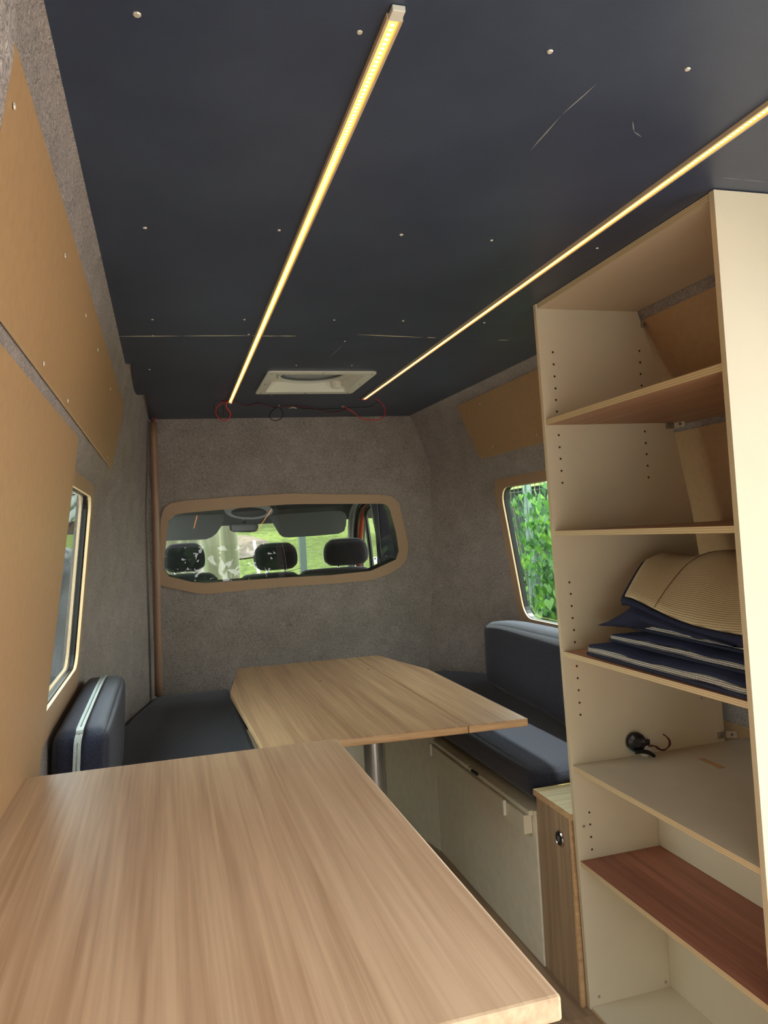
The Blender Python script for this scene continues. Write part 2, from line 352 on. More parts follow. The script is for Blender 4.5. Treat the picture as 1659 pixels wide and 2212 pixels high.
def wall(name, X, prof, hole, label, thick):
    ys = axis_pts([YB if thick > 0 else 0.93, 1.2, hole[0], hole[1], YE], 0.05)
    zs = sorted(set([p[0] for p in prof] + [hole[2], hole[3]]))
    zs = [z for i, z in enumerate(zs)]
    zz = []
    for a, b in zip(zs, zs[1:]):
        n = max(1, round((b - a) / 0.05)); zz += [a + (b - a) * i / n for i in range(n)]
    zz.append(zs[-1])
    vs = []; fs = []
    for y in ys:
        for z in zz: vs.append((X(y, z), y, z))
    nz = len(zz)
    for i in range(len(ys) - 1):
        for j in range(nz - 1):
            ym = (ys[i] + ys[i + 1]) / 2; zm = (zz[j] + zz[j + 1]) / 2
            if hole[0] < ym < hole[1] and hole[2] < zm < hole[3]: continue
            a = i * nz + j; fs.append((a, a + 1, a + nz + 1, a + nz))
    o = mk(name, vs, fs, FELT, None, smooth=True)
    tag(o, label, 'wall', kind='structure')
    so_ = o.modifiers.new('thickness', 'SOLIDIFY'); so_.thickness = 0.035; so_.offset = thick
    return o
wl = wall('wall_left', XL, LP, LW, 'left van side lined in grey felt with tan boards', 1)
wr = wall('wall_right', XR, RP, RW, 'right van side lined in grey felt behind the tall cabinet', -1)

rw = box('wall_rear', 1.15, 1.72, YB - 0.03, YB, 0.0, 2.0, FELT, None, bv=0)
tag(rw, 'right rear door of the van, shut, lined in felt', 'wall', kind='structure')
# floor with laminate planks
fl = box('floor', -0.34, 1.70, YB, 3.9, -0.045, -0.012, simple('subfloor', (70, 60, 50), 0.9), None, bv=0)
tag(fl, 'wood-look laminate floor of the van', 'floor', kind='structure')
PLK = wood('grey_oak_laminate', (176, 150, 122), (138, 114, 90), 'y', 0.9, 0.5)
y00 = [-0.35, -0.1, -0.28]
pw = 0.17
for r in range(12):
    x0 = -0.33 + r * pw; x1 = min(x0 + pw - 0.0012, 1.69); yy = -0.35
    first = [0.62, 1.05, 0.35][r % 3]; segs = [first] + [1.28] * 4
    if r == 7: segs = [2.16, 1.28, 1.3]
    if r == 8: segs = [0.7, 0.96 + 0.35, 1.28, 1.3]
    for sgl in segs:
        if yy >= 3.88: break
        y1 = min(yy + sgl, 3.89)
        box('plank', x0, x1, yy, y1 - 0.0015, -0.012, 0.0, PLK, fl, bv=0.0008); yy = y1

# roof skin and ceiling boards
ce = box('ceiling', -0.2, 1.45, YB, 3.9, 2.0, 2.03, simple('roof_skin', (90, 90, 92), 0.8), None, bv=0)
tag(ce, 'dark blue painted plywood ceiling of the van', 'ceiling', kind='structure')
sr = 2.168
VX0, VX1, VY0, VY1 = 0.368, 0.760, 2.602, 3.000
def cp(pts): return [(x, y, ZC) for x, y in pts]
far = cp([(-0.100, sr + 0.002), (-0.122, 2.509), (-0.074, 2.516), (-0.087, 3.041), (-0.039, 3.043), (-0.048, 3.66), (1.222, 3.655), (1.242, 2.9), (1.256, 2.33), (1.258, sr + 0.002)])
vh = cp([(VX0 + .025, VY0 + .025), (VX1 - .025, VY0 + .025), (VX1 - .025, VY1 - .025), (VX0 + .025, VY1 - .025)])
p2 = prism('panel', far, (0, 0, 0.006), PAINT, ce, holes=[vh])
near = cp([(-0.085, YB), (-0.100, 0.84), (-0.104, 1.5), (-0.100, sr), (1.258, sr), (1.26, 1.0), (1.25, YB)])
p1 = prism('panel', near, (0, 0, 0.006), PAINT, ce)
# roof closure around the boards so no light leaks
for nm, a in (('roof_side', (-0.2, 0.17, YB, 3.9, 1.89, 2.0)), ('roof_side', (1.0, 1.45, YB, 3.9, 1.89, 2.0))):
    box(nm, *a, FELT, ce, bv=0)
box('roof_front', -0.2, 1.45, 3.66, 3.9, 1.89, 2.0, FELT, ce, bv=0)
box('roof_rear', -0.2, 1.45, YB, YB + 0.02, 1.89, 2.0, FELT, ce, bv=0)
# screw heads painted over / bare in the ceiling
def discs(name, pts, mat, parent, kind='stuff', n=7, h=0.0015, nrm=(0, 0, -1)):
    vs = []; fs = []; nv = Vector(nrm).normalized(); u = nv.orthogonal().normalized(); v = nv.cross(u)
    for p, r in pts:
        b = len(vs); p = Vector(p)
        for k, (rr, hh) in enumerate(((r, 0), (r * 0.8, h))):
            for j in range(n):
                a = 2 * math.pi * j / n; vs.append(p + (u * math.cos(a) + v * math.sin(a)) * rr + nv * hh)
        for j in range(n): fs.append((b + j, b + (j + 1) % n, b + n + (j + 1) % n, b + n + j))
        fs.append(tuple(b + n + j for j in range(n))); fs.append(tuple(b + j for j in range(n))[::-1])
    return mk(name, vs, fs, mat, parent, kind=kind)
s1 = [(296, 31, 5), (777, 69, 3.5), (1188, 111, 4), (1485, 149, 4), (313, 492, 4), (603, 497, 3), (867, 507, 4), (1062, 519, 3), (1290, 536, 3), (329, 690, 3.5), (528, 690, 3), (722, 691, 3), (871, 693, 3.5), (1046, 697, 3.5)]
discs('screw_heads', [(at(a, b, 'z', ZC - 0.0002), 0.0022 * c / 3 + 0.001) for a, b, c in s1], DOT, p1)
s2 = [(323, 798, 3), (640, 789, 3), (760, 789, 3), (587, 854, 2.5), (642, 850, 2.5), (745, 737, 2.5), (330, 725, 3), (537, 722, 3)]
discs('screw_heads', [(at(a, b, 'z', ZC - 0.0002), 0.0022 * c / 3 + 0.001) for a, b, c in s2], DOT, p2)
# raw plywood chipped along the seam, and two scratches through the paint
def strip(name, pts, wd, mat, parent):
    vs = []; fs = []
    for i, (p, q) in enumerate(pts):
        P = at(*p, 'z', ZC - 0.0004); Q = at(*q, 'z', ZC - 0.0004); n = (Q - P).normalized().cross(Vector((0, 0, 1))) * wd / 2; b = len(vs)
        m1 = P.lerp(Q, .3) + n * 1.4; 
        for dz in (0, 0.0004): vs += [P + Vector((0, 0, dz)), P.lerp(Q, .3) + n + Vector((0, 0, dz)), P.lerp(Q, .7) + n * .7 + Vector((0, 0, dz)), Q + Vector((0, 0, dz)), P.lerp(Q, .6) - n + Vector((0, 0, dz)), P.lerp(Q, .25) - n * .6 + Vector((0, 0, dz))]
        fs += [tuple(b + k for k in range(6)), tuple(b + 6 + k for k in range(5, -1, -1))] + [(b + k, b + (k + 1) % 6, b + 6 + (k + 1) % 6, b + 6 + k) for k in range(6)]
    return mk(name, vs, fs, mat, parent, kind='stuff')
RAW = simple('bare_plywood', (206, 196, 168), 0.8)
strip('chipped_seam', [((258, 727), (390, 726)), ((395, 726), (540, 725)), ((545, 725), (560, 725)), ((560, 726), (600, 726)), ((772, 723), (912, 729)), ((922, 729), (942, 730)), ((1075, 735), (1100, 735)), ((600, 726), (640, 726))], 0.0075, RAW, p2)
strip('scratch', [((1147, 324), (1212, 250)), ((1215, 247), (1288, 182)), ((712, 772), (738, 748))], 0.002, simple('scuff', (150, 150, 146), 0.8), p1)
strip('scratch', [((1366, 262), (1370, 285)), ((1370, 285), (1385, 296)), ((1560, 384), (1600, 388)), ((1604, 388), (1659, 394))], 0.0022, simple('scuff_light', (120, 124, 130), 0.8), p1)

# bulkhead between living area and cab
def bz(x, z, off=0.0): return Vector((x, bulk_y(z) + off, z))
BN = Vector((0, -1, -0.085)).normalized()
fr_out_px = [(385, 1084), (400, 1081), (500, 1073), (610, 1066.5), (640, 1065.5), (700, 1067), (820, 1068), (845, 1072), (862, 1087), (866, 1110), (874, 1140), (881, 1178), (878, 1203), (868, 1221), (845, 1237), (802, 1253), (720, 1260), (600, 1268), (455, 1282), (430, 1282), (355, 1267)]
fr_in_px = [(378, 1112), (400, 1108), (520, 1097), (620, 1089.5), (660, 1088.5), (825, 1088), (836, 1093), (842, 1103), (855, 1150), (861, 1190), (855, 1208), (800, 1233), (715, 1242), (600, 1248), (500, 1255), (445, 1259), (415, 1257), (365, 1245), (354, 1228), (357, 1190), (364, 1125)]
def bp(px, py, off): 
    q = hit(px, py, (0, bulk_y(1.2), 1.2), BN); return q + BN * off
outl = [bp(a, b, 0.0) for a, b in fr_out_px]
# the surround carries on behind the conduit at its left end
outl = [bp(385, 1084, 0)] + outl[1:-1] + [bp(352, 1266, 0), bp(343, 1258, 0), bp(341, 1235, 0), bp(343, 1200, 0), bp(347, 1120, 0), bp(354, 1098, 0), bp(368, 1087, 0)]
hole = [bp(a, b, 0.0) for a, b in fr_in_px]
cen = sum(hole, Vector()) / len(hole)
holew = [cen + (p - cen) * 1.03 for p in hole]
plate = [bz(-0.26, -0.04), bz(1.66, -0.04), bz(1.66, 1.2), bz(1.5, 1.9), bz(-0.2, 1.9)]
b_o = prism('wall_front', plate, -BN * 0.03, FELT, None, holes=[holew])
tag(b_o, 'grey felt bulkhead wall between living area and cab', 'wall', kind='structure')
w3 = thing('window_3', 'long partition window in the bulkhead looking into the cab', 'window', tuple(cen), kind='structure')
prism('window_frame', [p + BN * 0.001 for p in outl], BN * 0.008, FRAMEM, w3, holes=[[p + BN * 0.001 for p in hole]])
prism('window_seal', [cen + (p - cen) * 1.028 - BN * 0.001 for p in hole], -BN * 0.085, RUBBER, w3, holes=[[cen + (p - cen) * 1.004 - BN * 0.001 for p in hole]])
mk('pane', [Vector((q.x, 3.752 + (q.z - 1.27) * 0.077 + (q.x - 0.55) * 0.005, q.z)) for q in [cen + (p - cen) * 1.015 for p in hole]], [tuple(range(len(hole)))], GLASSB, w3)

# side windows: frame board, rubber seal, pane set back
def side_window(name, X, yz_out, yz_in, s, label, depth):
    """s=+1: window in left wall (interior toward +x)"""
    zc = 1.2; yc = sum(p[0] for p in yz_in) / len(yz_in)
    x_at = lambda y, z: X(min(y, 2.5) if s > 0 else min(y, 3.2), 1.0) + (X(2.0, 1.45) - X(2.0, 1.0)) * (z - 1.0) / 0.45
    r = thing(name, label, 'window', (x_at(yc, zc), yc, zc), kind='structure')
    f0 = [Vector((x_at(y, z) + s * 0.002, y, z)) for y, z in yz_out]; f1 = [Vector((x_at(y, z) + s * 0.002, y, z)) for y, z in yz_in]
    o = prism('window_frame', f0, (s * 0.008, 0, 0), [FRAMEM, HARDE], r, holes=[f1], fi_side=1)
    cc = sum(f1, Vector()) / len(f1)
    def sc(p, k, dx): q = cc + (p - cc) * k; q.x += dx; return q
    prism('window_seal', [sc(p, 1.035, -s * 0.004) for p in f1], (-s * depth, 0, 0), RUBBER, r, holes=[[sc(p, 1.0, -s * 0.004) for p in f1]])
    mk('pane', [sc(p, 1.01, -s * depth * 0.8) for p in f1], [tuple(range(len(f1)))], GLASS, r)
    return r
side_window('window_1', XL, rrect(LW[0] - 0.02, LW[1] + 0.035, LW[2] - 0.05, LW[3] + 0.012, 0.05), rrect(LW[0] + 0.03, LW[1] - 0.02, LW[2] + 0.025, LW[3] - 0.025, 0.05), 1, 'left side window with tan board surround above the backrest cushion', 0.012)
side_window('window_2', XR, rrect(RW[0] - 0.04, RW[1] + 0.04, RW[2] - 0.035, RW[3] + 0.012, 0.07), rrect(RW[0] + 0.02, RW[1] - 0.02, RW[2] + 0.02, RW[3] - 0.035, 0.07), -1, 'right side window beside the tall cabinet looking onto a leafy hedge', 0.022)

# tan hardboard panels screwed to the side walls (pieces of the walls)
def wall_panel(X, yz, parent, s, thick=0.004, off=0.003, straight=True, holes=None):
    pts = [Vector((X(y, z) + s * off, y, z)) for y, z in yz]
    return prism('panel', pts, (s * thick, 0, 0), [HARD, HARDE], parent, fi_side=1)
def subdiv_poly(poly, n=8):
    out = []
    for (a, b) in zip(poly, poly[1:] + poly[:1]):
        for i in range(n): out.append((a[0] + (b[0] - a[0]) * i / n, a[1] + (b[1] - a[1]) * i / n))
    return out
def bent_panel(X, y0, y1, z0, z1, parent, s, cut=None, off=0.0025, th=0.004, ny=14):
    """thin board bent along the wall between (y0,z0) and (y1,z1); straight in height"""
    vs = []; fs = []
    for i in range(ny + 1):
        t = i / ny; y = y0 + (y1 - y0) * t
        for (z, yy) in ((z0, y + (cut[0] if cut else 0) * t), (z1, y + (cut[1] if cut else 0) * t)):
            x = X(min(yy, 3.15 if s < 0 else 2.55), z) + s * off; vs.append((x, yy, z)); vs.append((x + s * th, yy, z))
    for i in range(ny):
        a = i * 4; b = a + 4
        fs += [(a + 1, a + 3, b + 3, b + 1), (a, b, b + 2, a + 2), (a, a + 1, b + 1, b), (a + 2, b + 2, b + 3, a + 3)]
    fs += [(0, 2, 3, 1), (ny * 4, ny * 4 + 1, ny * 4 + 3, ny * 4 + 2)]
    fi = []
    for i in range(ny): fi += [0, 0, 1, 1]
    fi += [1, 1]
    o = mk('panel', vs, fs, [HARD, HARDE], parent, fi); return fix(o)
pa = bent_panel(XL, -0.3, 2.70, 1.557, 1.78, wl, 1, cut=(0.0, 0.05))
pb = bent_panel(XL, -0.3, 1.67, 0.80, 1.525, wl, 1, off=0.010)
pc = bent_panel(XR, 0.95, 3.18, 1.60, 1.835, wr, -1, cut=(0.06, 0.0))
pd_ = bent_panel(XR, 0.95, 2.03, 0.99, 1.535, wr, -1)
pe = bent_panel(XR, 0.95, 2.25, 0.44, 0.66, wr, -1)
def wallhit(px, py, X, s, off):
    # march the ray to the wall surface
    d = ray(px, py); t = 0.3
    for i in range(4000):
        t += 0.001; p = EYE + d * t
        if (s > 0 and p.x < X(p.y, p.z) + off) or (s < 0 and p.x > X(p.y, p.z) - off): return p
    return p
for par, X, s, L_ in ((pa, XL, 1, [(30, 229), (140, 552), (185, 681), (94, 785), (211, 756), (146, 866), (238, 840), (232, 988)]), (pb, XL, 1, [(88, 912), (82, 1674)]), (pc, XR, -1, [(1037, 872), (1160, 940), (1065, 965)])):
    discs('screw_heads', [(wallhit(a, b, X, s, 0.012 if par is pb else 0.0075), 0.004) for a, b in L_], DOT, par, nrm=(s, 0, 0))

# bright felt-covered rear door pillar next to the lens
pl = [at(46, -140, 'y', 0.50), at(44, 0, 'y', 0.50), at(39, 90, 'y', 0.50), at(33, 150, 'y', 0.50), at(18, 230, 'y', 0.50), at(2, 325, 'y', 0.50), at(-14, 440, 'y', 0.50), at(-40, 700, 'y', 0.50)]
pl2 = pl + [Vector((-0.33, 0.50, pl[-1].z)), Vector((-0.33, 0.50, pl[0].z))]
tr = prism('trim_1', pl2, (0, -0.06, 0), FELT, None, bv=0.008); tag(tr, 'pale felt-covered pillar at the upper left corner', 'pillar', kind='structure')

# ================================================================== CEILING FITTINGS
LEDM = emit('led_tape_glow', (1.0, 0.42, 0.08), 0.42); LEDD = emit('led_chip_glow', (1.0, 0.60, 0.22), 1.6)
DIFF = simple('frosted_channel', (206, 184, 150), 0.4)
def led(x0, y0, x1, y1, label, clip):
    a = Vector((x0, y0, ZC)); b = Vector((x1, y1, ZC)); r = thing('led_strip', label, 'light strip', tuple(a.lerp(b, .5)), 'glowing light strips on the ceiling')
    d = (b - a); ln = d.length; d.normalize(); n = d.cross(Vector((0, 0, 1)))
    # shallow U-shaped aluminium channel
    prof = [(-0.0095, 0), (0.0095, 0), (0.0095, -0.007), (0.0062, -0.007), (0.0062, -0.0018), (-0.0062, -0.0018), (-0.0062, -0.007), (-0.0095, -0.007)]
    prism('channel', [a + n * u + Vector((0, 0, v)) for u, v in prof], d * ln, DIFF, r)
    box('light_tape', -0.0050, 0.0050, 0, 1, -0.0055, -0.0022, LEDM, r, bv=0, fn=lambda v: a + n * v[0] + d * (0.004 + v[1] * (ln - 0.006)) + Vector((0, 0, v[2])))
    vs = []; fs = []; k = int(ln / 0.0085)
    for i in range(k):
        c = a + d * (0.01 + i * (ln - 0.015) / k) + Vector((0, 0, -0.0056)); b0 = len(vs)
        for z in (0, -0.0006):
            for u, v in ((-.0019, -.0016), (.0019, -.0016), (.0019, .0016), (-.0019, .0016)): vs.append(c + n * u + d * v + Vector((0, 0, z)))
        fs += [tuple(b0 + q for q in f) for f in BF]
    mk('led_chips', vs, fs, LEDD, r, kind='stuff')
    if clip:
        box('end_clip', -0.0075, 0.0075, -0.016, 0.002, -0.0075, -0.0005, WHITEP, r, bv=0.001, fn=lambda v: a + n * v[0] + d * v[1] + Vector((0, 0, v[2])))
    return r
A1 = at(853, 38, 'z', ZC - 0.004); B1 = at(497, 868, 'z', ZC - 0.004)
A2 = at(1659, 233, 'z', ZC - 0.004); B2 = at(786, 862, 'z', ZC - 0.004); dd = (A2 - B2).normalized(); A2 = B2 + dd * 2.75
led(A1.x, A1.y, B1.x, B1.y, 'glowing warm strip light ending left of the roof vent', True)
led(A2.x, A2.y, B2.x, B2.y, 'glowing warm strip light ending right of the roof vent, running above the tall cabinet', False)

# roof vent
v = thing('roof_vent', 'cream plastic roof vent with crank knob in the dark ceiling', 'roof vent', ((VX0 + VX1) / 2, (VY0 + VY1) / 2, ZC))
def vl(l, z): return [(x, y, z) for x, y in l]
VP = simple('cream_vent_plastic', (228, 224, 210), 0.4)
prism('flange', vl(rrect(VX0, VX1, VY0, VY1, 0.018), ZC - 0.001), (0, 0, -0.007), VP, v, holes=[vl(rrect(VX0 + .035, VX1 - .035, VY0 + .03, VY1 - .04, 0.004), ZC - 0.001)], bv=0)
# tapered well
i0 = rrect(VX0 + .035, VX1 - .035, VY0 + .03, VY1 - .04, 0.004, 3); i1 = rrect(VX0 + .05, VX1 - .05, VY0 + .05, VY1 - .055, 0.03, 3)
n = len(i0); vs = vl(i0, ZC - 0.006) + vl(i1, ZC + 0.032); vs2 = [(x + (0.003 if x > .56 else -.003), y + (0.003 if y > 2.8 else -.003), z + .003) for x, y, z in vs]
fs = [(k, (k + 1) % n, n + (k + 1) % n, n + k) for k in range(n)]
fs2 = fs + [tuple(2 * n + q for q in f[::-1]) for f in fs]
mk('well', vs + vs2, fs2, VP, v, smooth=False)
ctr = (0.562, 2.812)
circ = [(ctr[0] + 0.124 * math.cos(a * math.pi / 20), ctr[1] + 0.124 * math.sin(a * math.pi / 20)) for a in range(40)]
prism('inner_plate', vl(rrect(VX0 + .04, VX1 - .04, VY0 + .04, VY1 - .05, 0.01, 3), ZC + 0.03), (0, 0, 0.005), VP, v, holes=[vl(circ, ZC + 0.03)])
tube('ring', vl(circ, ZC + 0.028), 0.006, WHITEP, v, closed=True)
m_d = simple('smoked_dome', (120, 124, 134), 0.2)
lathe('dome', [(0.13, 0.0), (0.128, 0.012), (0.10, 0.03), (0.06, 0.045), (0.01, 0.05)], m_d, v, (ctr[0], ctr[1], ZC + 0.036), (0, 0, 1), n=32)
kp = at(727, 829, 'z', ZC + 0.02)
kn = lathe('crank_knob', [(0.016, 0), (0.021, -0.004), (0.021, -0.026), (0.018, -0.03)], VP, v, (kp.x, kp.y, ZC + 0.032), (0, 0, 1), n=14)
discs('screw_heads', [((x, y, ZC - 0.008), 0.0035) for x, y in [(VX0 + .015, VY0 + .02), ((VX0 + VX1) / 2, VY0 + .014), (VX1 - .015, VY0 + .02), (VX1 - .015, 2.8), (VX1 - .02, VY1 - .02), ((VX0 + VX1) / 2, VY1 - .018), (VX0 + .02, VY1 - .02), (VX0 + .015, 2.8)]], simple('vent_screw', (120, 116, 104), 0.5), v)

# loose wires under the ceiling
def wires(name, label, cat, segs, loc):
    r = thing(name, label, cat, tuple(loc))
    for nm, m, rad, pts in segs: tube(nm, smooth_path(pts, 6), rad, m, r, n=6)
    return r
z_ = lambda a, b, d=0.006: at(a, b, 'z', ZC - d)
yl = 3.17; L1 = lambda a, b, y=yl: at(a, b, 'y', y)
wires('cable', 'red and black wire loop hanging at the end of the left strip light', 'cable', [
    ('red_wire', RED, 0.0022, [B1 + Vector((0, 0.005, -0.004)), L1(484, 868), L1(468, 880), L1(467, 895), L1(477, 906), L1(492, 906), L1(498, 893), L1(489, 880), L1(490, 869), L1(496, 866)]),
    ('black_wire', BLK, 0.002, [B1 + Vector((0.004, 0.005, -0.004)), L1(474, 864), L1(463, 874), L1(467, 890), L1(479, 898), L1(484, 888), L1(481, 876)]),
    ('crimp', WHITEP, 0.004, [L1(494, 869), L1(501, 871)])], B1)
wires('cable', 'thin dark red cable pinned across the ceiling between the two strip lights', 'cable', [
    ('red_wire', simple('dark_red_wire', (110, 30, 44), 0.5), 0.002, [z_(505, 866), z_(530, 876), z_(560, 871), z_(590, 880), z_(602, 878), z_(640, 877), z_(680, 883), z_(712, 890), z_(738, 887), z_(748, 883)]),
    ('black_wire', BLK, 0.002, [z_(602, 877)] + [L1(a, b, 3.33) for a, b in ((586, 889), (583, 902), (594, 909), (608, 903), (611, 892), (604, 880))]),
    ('black_wire', BLK, 0.002, [z_(640, 878), z_(655, 882), z_(700, 884), z_(760, 880), z_(800, 878), z_(815, 868)]),
    ('bare_splice', DOT, 0.003, [z_(625, 882), z_(632, 880), z_(640, 882)]),
    ('pin', DOT, 0.004, [z_(599, 877, 0.002), z_(604, 877, 0.004)]), ('pin', DOT, 0.004, [z_(739, 878, 0.002), z_(743, 878, 0.004)])], z_(640, 880))
wires('cable', 'red wire loop hanging at the end of the right strip light', 'cable', [
    ('red_wire', RED, 0.002, [B2 + Vector((0, 0.005, -0.003)), L1(775, 862), L1(762, 858), L1(752, 855)]),
    ('red_wire', RED, 0.002, [B2 + Vector((0.003, 0.005, -0.003)), L1(800, 861), L1(818, 865), L1(830, 880), L1(831, 895), L1(820, 906), L1(800, 907), L1(780, 904), L1(765, 892), L1(750, 882), L1(741, 878)]),
    ('crimp', WHITEP, 0.005, [L1(747, 852), L1(754, 857)])], B2)
# vertical cable conduit in the left front corner
cpts = [at(331, 912, 'y', 3.60), at(336, 1100, 'y', 3.615), at(339.5, 1300, 'y', 3.64), at(343, 1503, 'y', 3.66)]
cd = thing('conduit', 'tall brown plastic pipe upright in the front left corner', 'pipe', tuple(cpts[-1]))
tube('pipe', smooth_path(cpts, 4), 0.0175, PIPE, cd, n=20)
for dx, m in ((-0.006, BLK), (0.0, RED), (0.007, RED)): tube('wire', [cpts[0] + Vector((dx, 0, -0.004)), cpts[0] + Vector((dx * 1.3, 0, 0.014)), cpts[0] + Vector((dx * 1.5, -0.01, 0.024))], 0.002, m, cd, n=6)

# ================================================================== FURNITURE
# kitchen counter
k = thing('kitchen_counter', 'near counter with light oak worktop against the left wall', 'counter', (0.02, 1.03, 0))
def xl_in(z, y=1.2): return XL(y, z) + 0.016
wt = prism('worktop', [(xl_in(.9) , 0.588, 0.878), (0.302, 0.588, 0.878), (0.302, 1.462, 0.878), (xl_in(.9), 1.478, 0.878)], (0, 0, 0.022), OAK, k, bv=0.0035)
box('body', -0.25, 0.275, 0.63, 1.44, 0.0, 0.877, CREAMD, k, bv=0.002)
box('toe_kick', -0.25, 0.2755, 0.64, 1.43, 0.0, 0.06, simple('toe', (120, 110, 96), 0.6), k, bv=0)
for y0, y1 in ((0.64, 1.03), (1.036, 1.43)):
    d_ = box('door', 0.275, 0.291, y0, y1, 0.07, 0.865, wood('oak_door%d' % (y0 * 10), (206, 166, 124), (170, 128, 92), 'z'), k, bv=0.0015)
    ym = y1 - 0.05 if y0 < 0.7 else y0 + 0.05
    box('handle', 0.291, 0.297, ym - 0.006, ym + 0.006, 0.6, 0.72, ALU, d_, bv=0.001)

# table
tb = thing('dining_table', 'oak table with clipped corners on a silver column leg', 'table', (0.62, 2.5, 0))
tx = [(0.225, 2.045), (0.790, 1.997)]
tm = [(0.20, 2.842), (0.272, 3.335), (0.790, 3.306)]
def slab(name, pts, z0, z1, m, par, fi=1): return prism(name, [(x, y, z0) for x, y in pts], (0, 0, z1 - z0), m, par, fi_side=fi, bv=0)
ta = slab('tabletop', [(0.222, 2.045), (0.7875, 1.9945), (0.7875, 3.308), (0.272, 3.335), (0.20, 2.842)], 0.718, 0.74, [OAKT, OAKE], tb); bev(ta, 0.0025)
tc_ = slab('table_leaf', [(0.789, 1.9945), (0.966, 1.984), (0.973, 2.858), (0.888, 3.303), (0.789, 3.308)], 0.718, 0.74, [OAKT, OAKE], tb); bev(tc_, 0.0025)
PX, PY = 0.655, 2.56
lathe('column', [(0.034, 0.02), (0.034, 0.70)], ALU, tb, (PX, PY, 0), (0, 0, 1), n=32)
for p_ in tb.children[-1].data.polygons: p_.use_smooth = len(p_.vertices) == 4
lathe('top_flange', [(0.05, 0.70), (0.09, 0.71), (0.095, 0.7178)], ALU, tb, (PX, PY, 0), (0, 0, 1), n=32)
lathe('foot', [(0.12, 0.0005), (0.12, 0.008), (0.05, 0.02), (0.04, 0.03)], ALU, tb, (PX, PY, 0), (0, 0, 1), n=32)

# right bench
BZ = 0.452
rb = thing('right_bench', 'cream painted bench box with rail under the right seat cushion', 'bench', (1.25, 2.7, 0))
box('front_panel', 1.0, 1.014, 2.046, 2.905, 0.001, BZ - 0.014, CREAMD, rb)
prism('kick_panel', [(1.0, 2.906, 0.001), (1.014, 2.906, 0.001), (0.93, 3.402, 0.001), (0.916, 3.400, 0.001)], (0, 0, BZ - 0.015), CREAMD, rb)
prism('lid', [(0.996, 2.046, BZ - 0.013), (1.60, 2.046, BZ - 0.013), (1.52, 3.3, BZ - 0.013), (1.36, 3.70, BZ - 0.013), (0.93, 3.72, BZ - 0.013), (0.93, 3.41, BZ - 0.013), (0.996, 2.906, BZ - 0.013)], (0, 0, 0.013), CREAM, rb)
rl = box('rail', 0.972, 0.999, 2.066, 2.885, BZ - 0.072, BZ - 0.016, CREAM, rb, bv=0.002)
for y in (2.19, 2.868): box('rail_clip', 0.962, 0.9715, y - 0.006, y + 0.006, BZ - 0.055, BZ - 0.008, WHITEP, rb, bv=0.001)
box('lid_trim', 0.982, 0.9955, 2.05, 2.52, BZ - 0.013, BZ + 0.001, CREAM, rb, bv=0.001)
box('lid_trim', 0.982, 0.9955, 2.53, 2.89, BZ - 0.013, BZ + 0.001, CREAM, rb, bv=0.001)
discs('filled_screws', [((0.9718, y, BZ - 0.044), 0.004) for y in (2.12, 2.36, 2.37, 2.6, 2.75)], simple('filler', (214, 204, 178), 0.6), rb, nrm=(-1, 0, 0))
box('latch', 0.974, 0.982, 2.42, 2.47, BZ - 0.004, BZ + 0.004, BLACKM, rb, bv=0.001)
# bridging base along the bulkhead
fb = thing('front_bench', 'cream bench base across the bulkhead behind the table', 'bench', (0.6, 3.5, 0))
box('front_panel', 0.262, 0.898, 3.40, 3.414, 0.001, BZ - 0.015, CREAMD, fb)
box('corner_post', 0.899, 0.9145, 3.385, 3.4135, 0.001, BZ - 0.015, CREAM, fb)
box('lid', 0.262, 0.929, 3.395, 3.72, BZ - 0.014, BZ, CREAM, fb)
box('rail', 0.262, 0.895, 3.375, 3.394, BZ - 0.05, BZ + 0.012, CREAM, fb, bv=0.002)
# left bench
lb = thing('left_bench', 'cream bench box under the left seat cushion, mostly hidden by the counter', 'bench', (0, 2.8, 0))
box('front_panel', 0.225, 0.24, 1.60, 3.37, 0.001, BZ - 0.015, CREAMD, lb)
box('lid', -0.26, 0.258, 1.60, 2.9, BZ - 0.014, BZ, CREAM, lb)
box('lid', -0.07, 0.258, 2.91, 3.70, BZ - 0.014, BZ, CREAM, lb)
box('strap', 0.266, 0.269, 2.84, 2.87, 0.30, 0.55, BLACKM, lb, bv=0)

# cushions
def seat_l(p):
    # follow the curved left wall and round the far left corner
    x0 = XL(p.y, p.z) + 0.006
    t = (p.x + 0.30) / 0.55; q = Vector((x0 + (0.262 - x0) * t, p.y, p.z)); return q
sc1 = softbox('seat_cushion', (-0.30, 1.62, BZ + 0.001), (0.25, 3.745, 0.585), 0.035, 0.006, NAVY, None, n=18, M=seat_l)
tag(sc1, 'dark navy seat cushion on the left bench beside the counter', 'cushion')
sc2 = softbox('seat_cushion', (0.272, 3.36, BZ + 0.013), (0.93, 3.745, 0.575), 0.03, 0.004, NAVY, None, n=10)
tag(sc2, 'dark navy seat cushion across the bulkhead behind the table', 'cushion')
def seat_r(p):
    q = p.copy(); x1 = XR(p.y, p.z) - 0.008; t = (p.x - 1.015) / (1.62 - 1.015)
    xf = 1.015 if p.y < 2.905 else 1.015 - (p.y - 2.905) * 0.16
    q.x = xf + (x1 - xf) * t; return q
sc3 = softbox('seat_cushion', (1.015, 2.055, BZ + 0.001), (1.62, 3.735, 0.562), 0.04, 0.006, NAVY, None, n=20, M=seat_r)
tag(sc3, 'dark navy seat cushion on the right bench beside the lidded box', 'cushion')
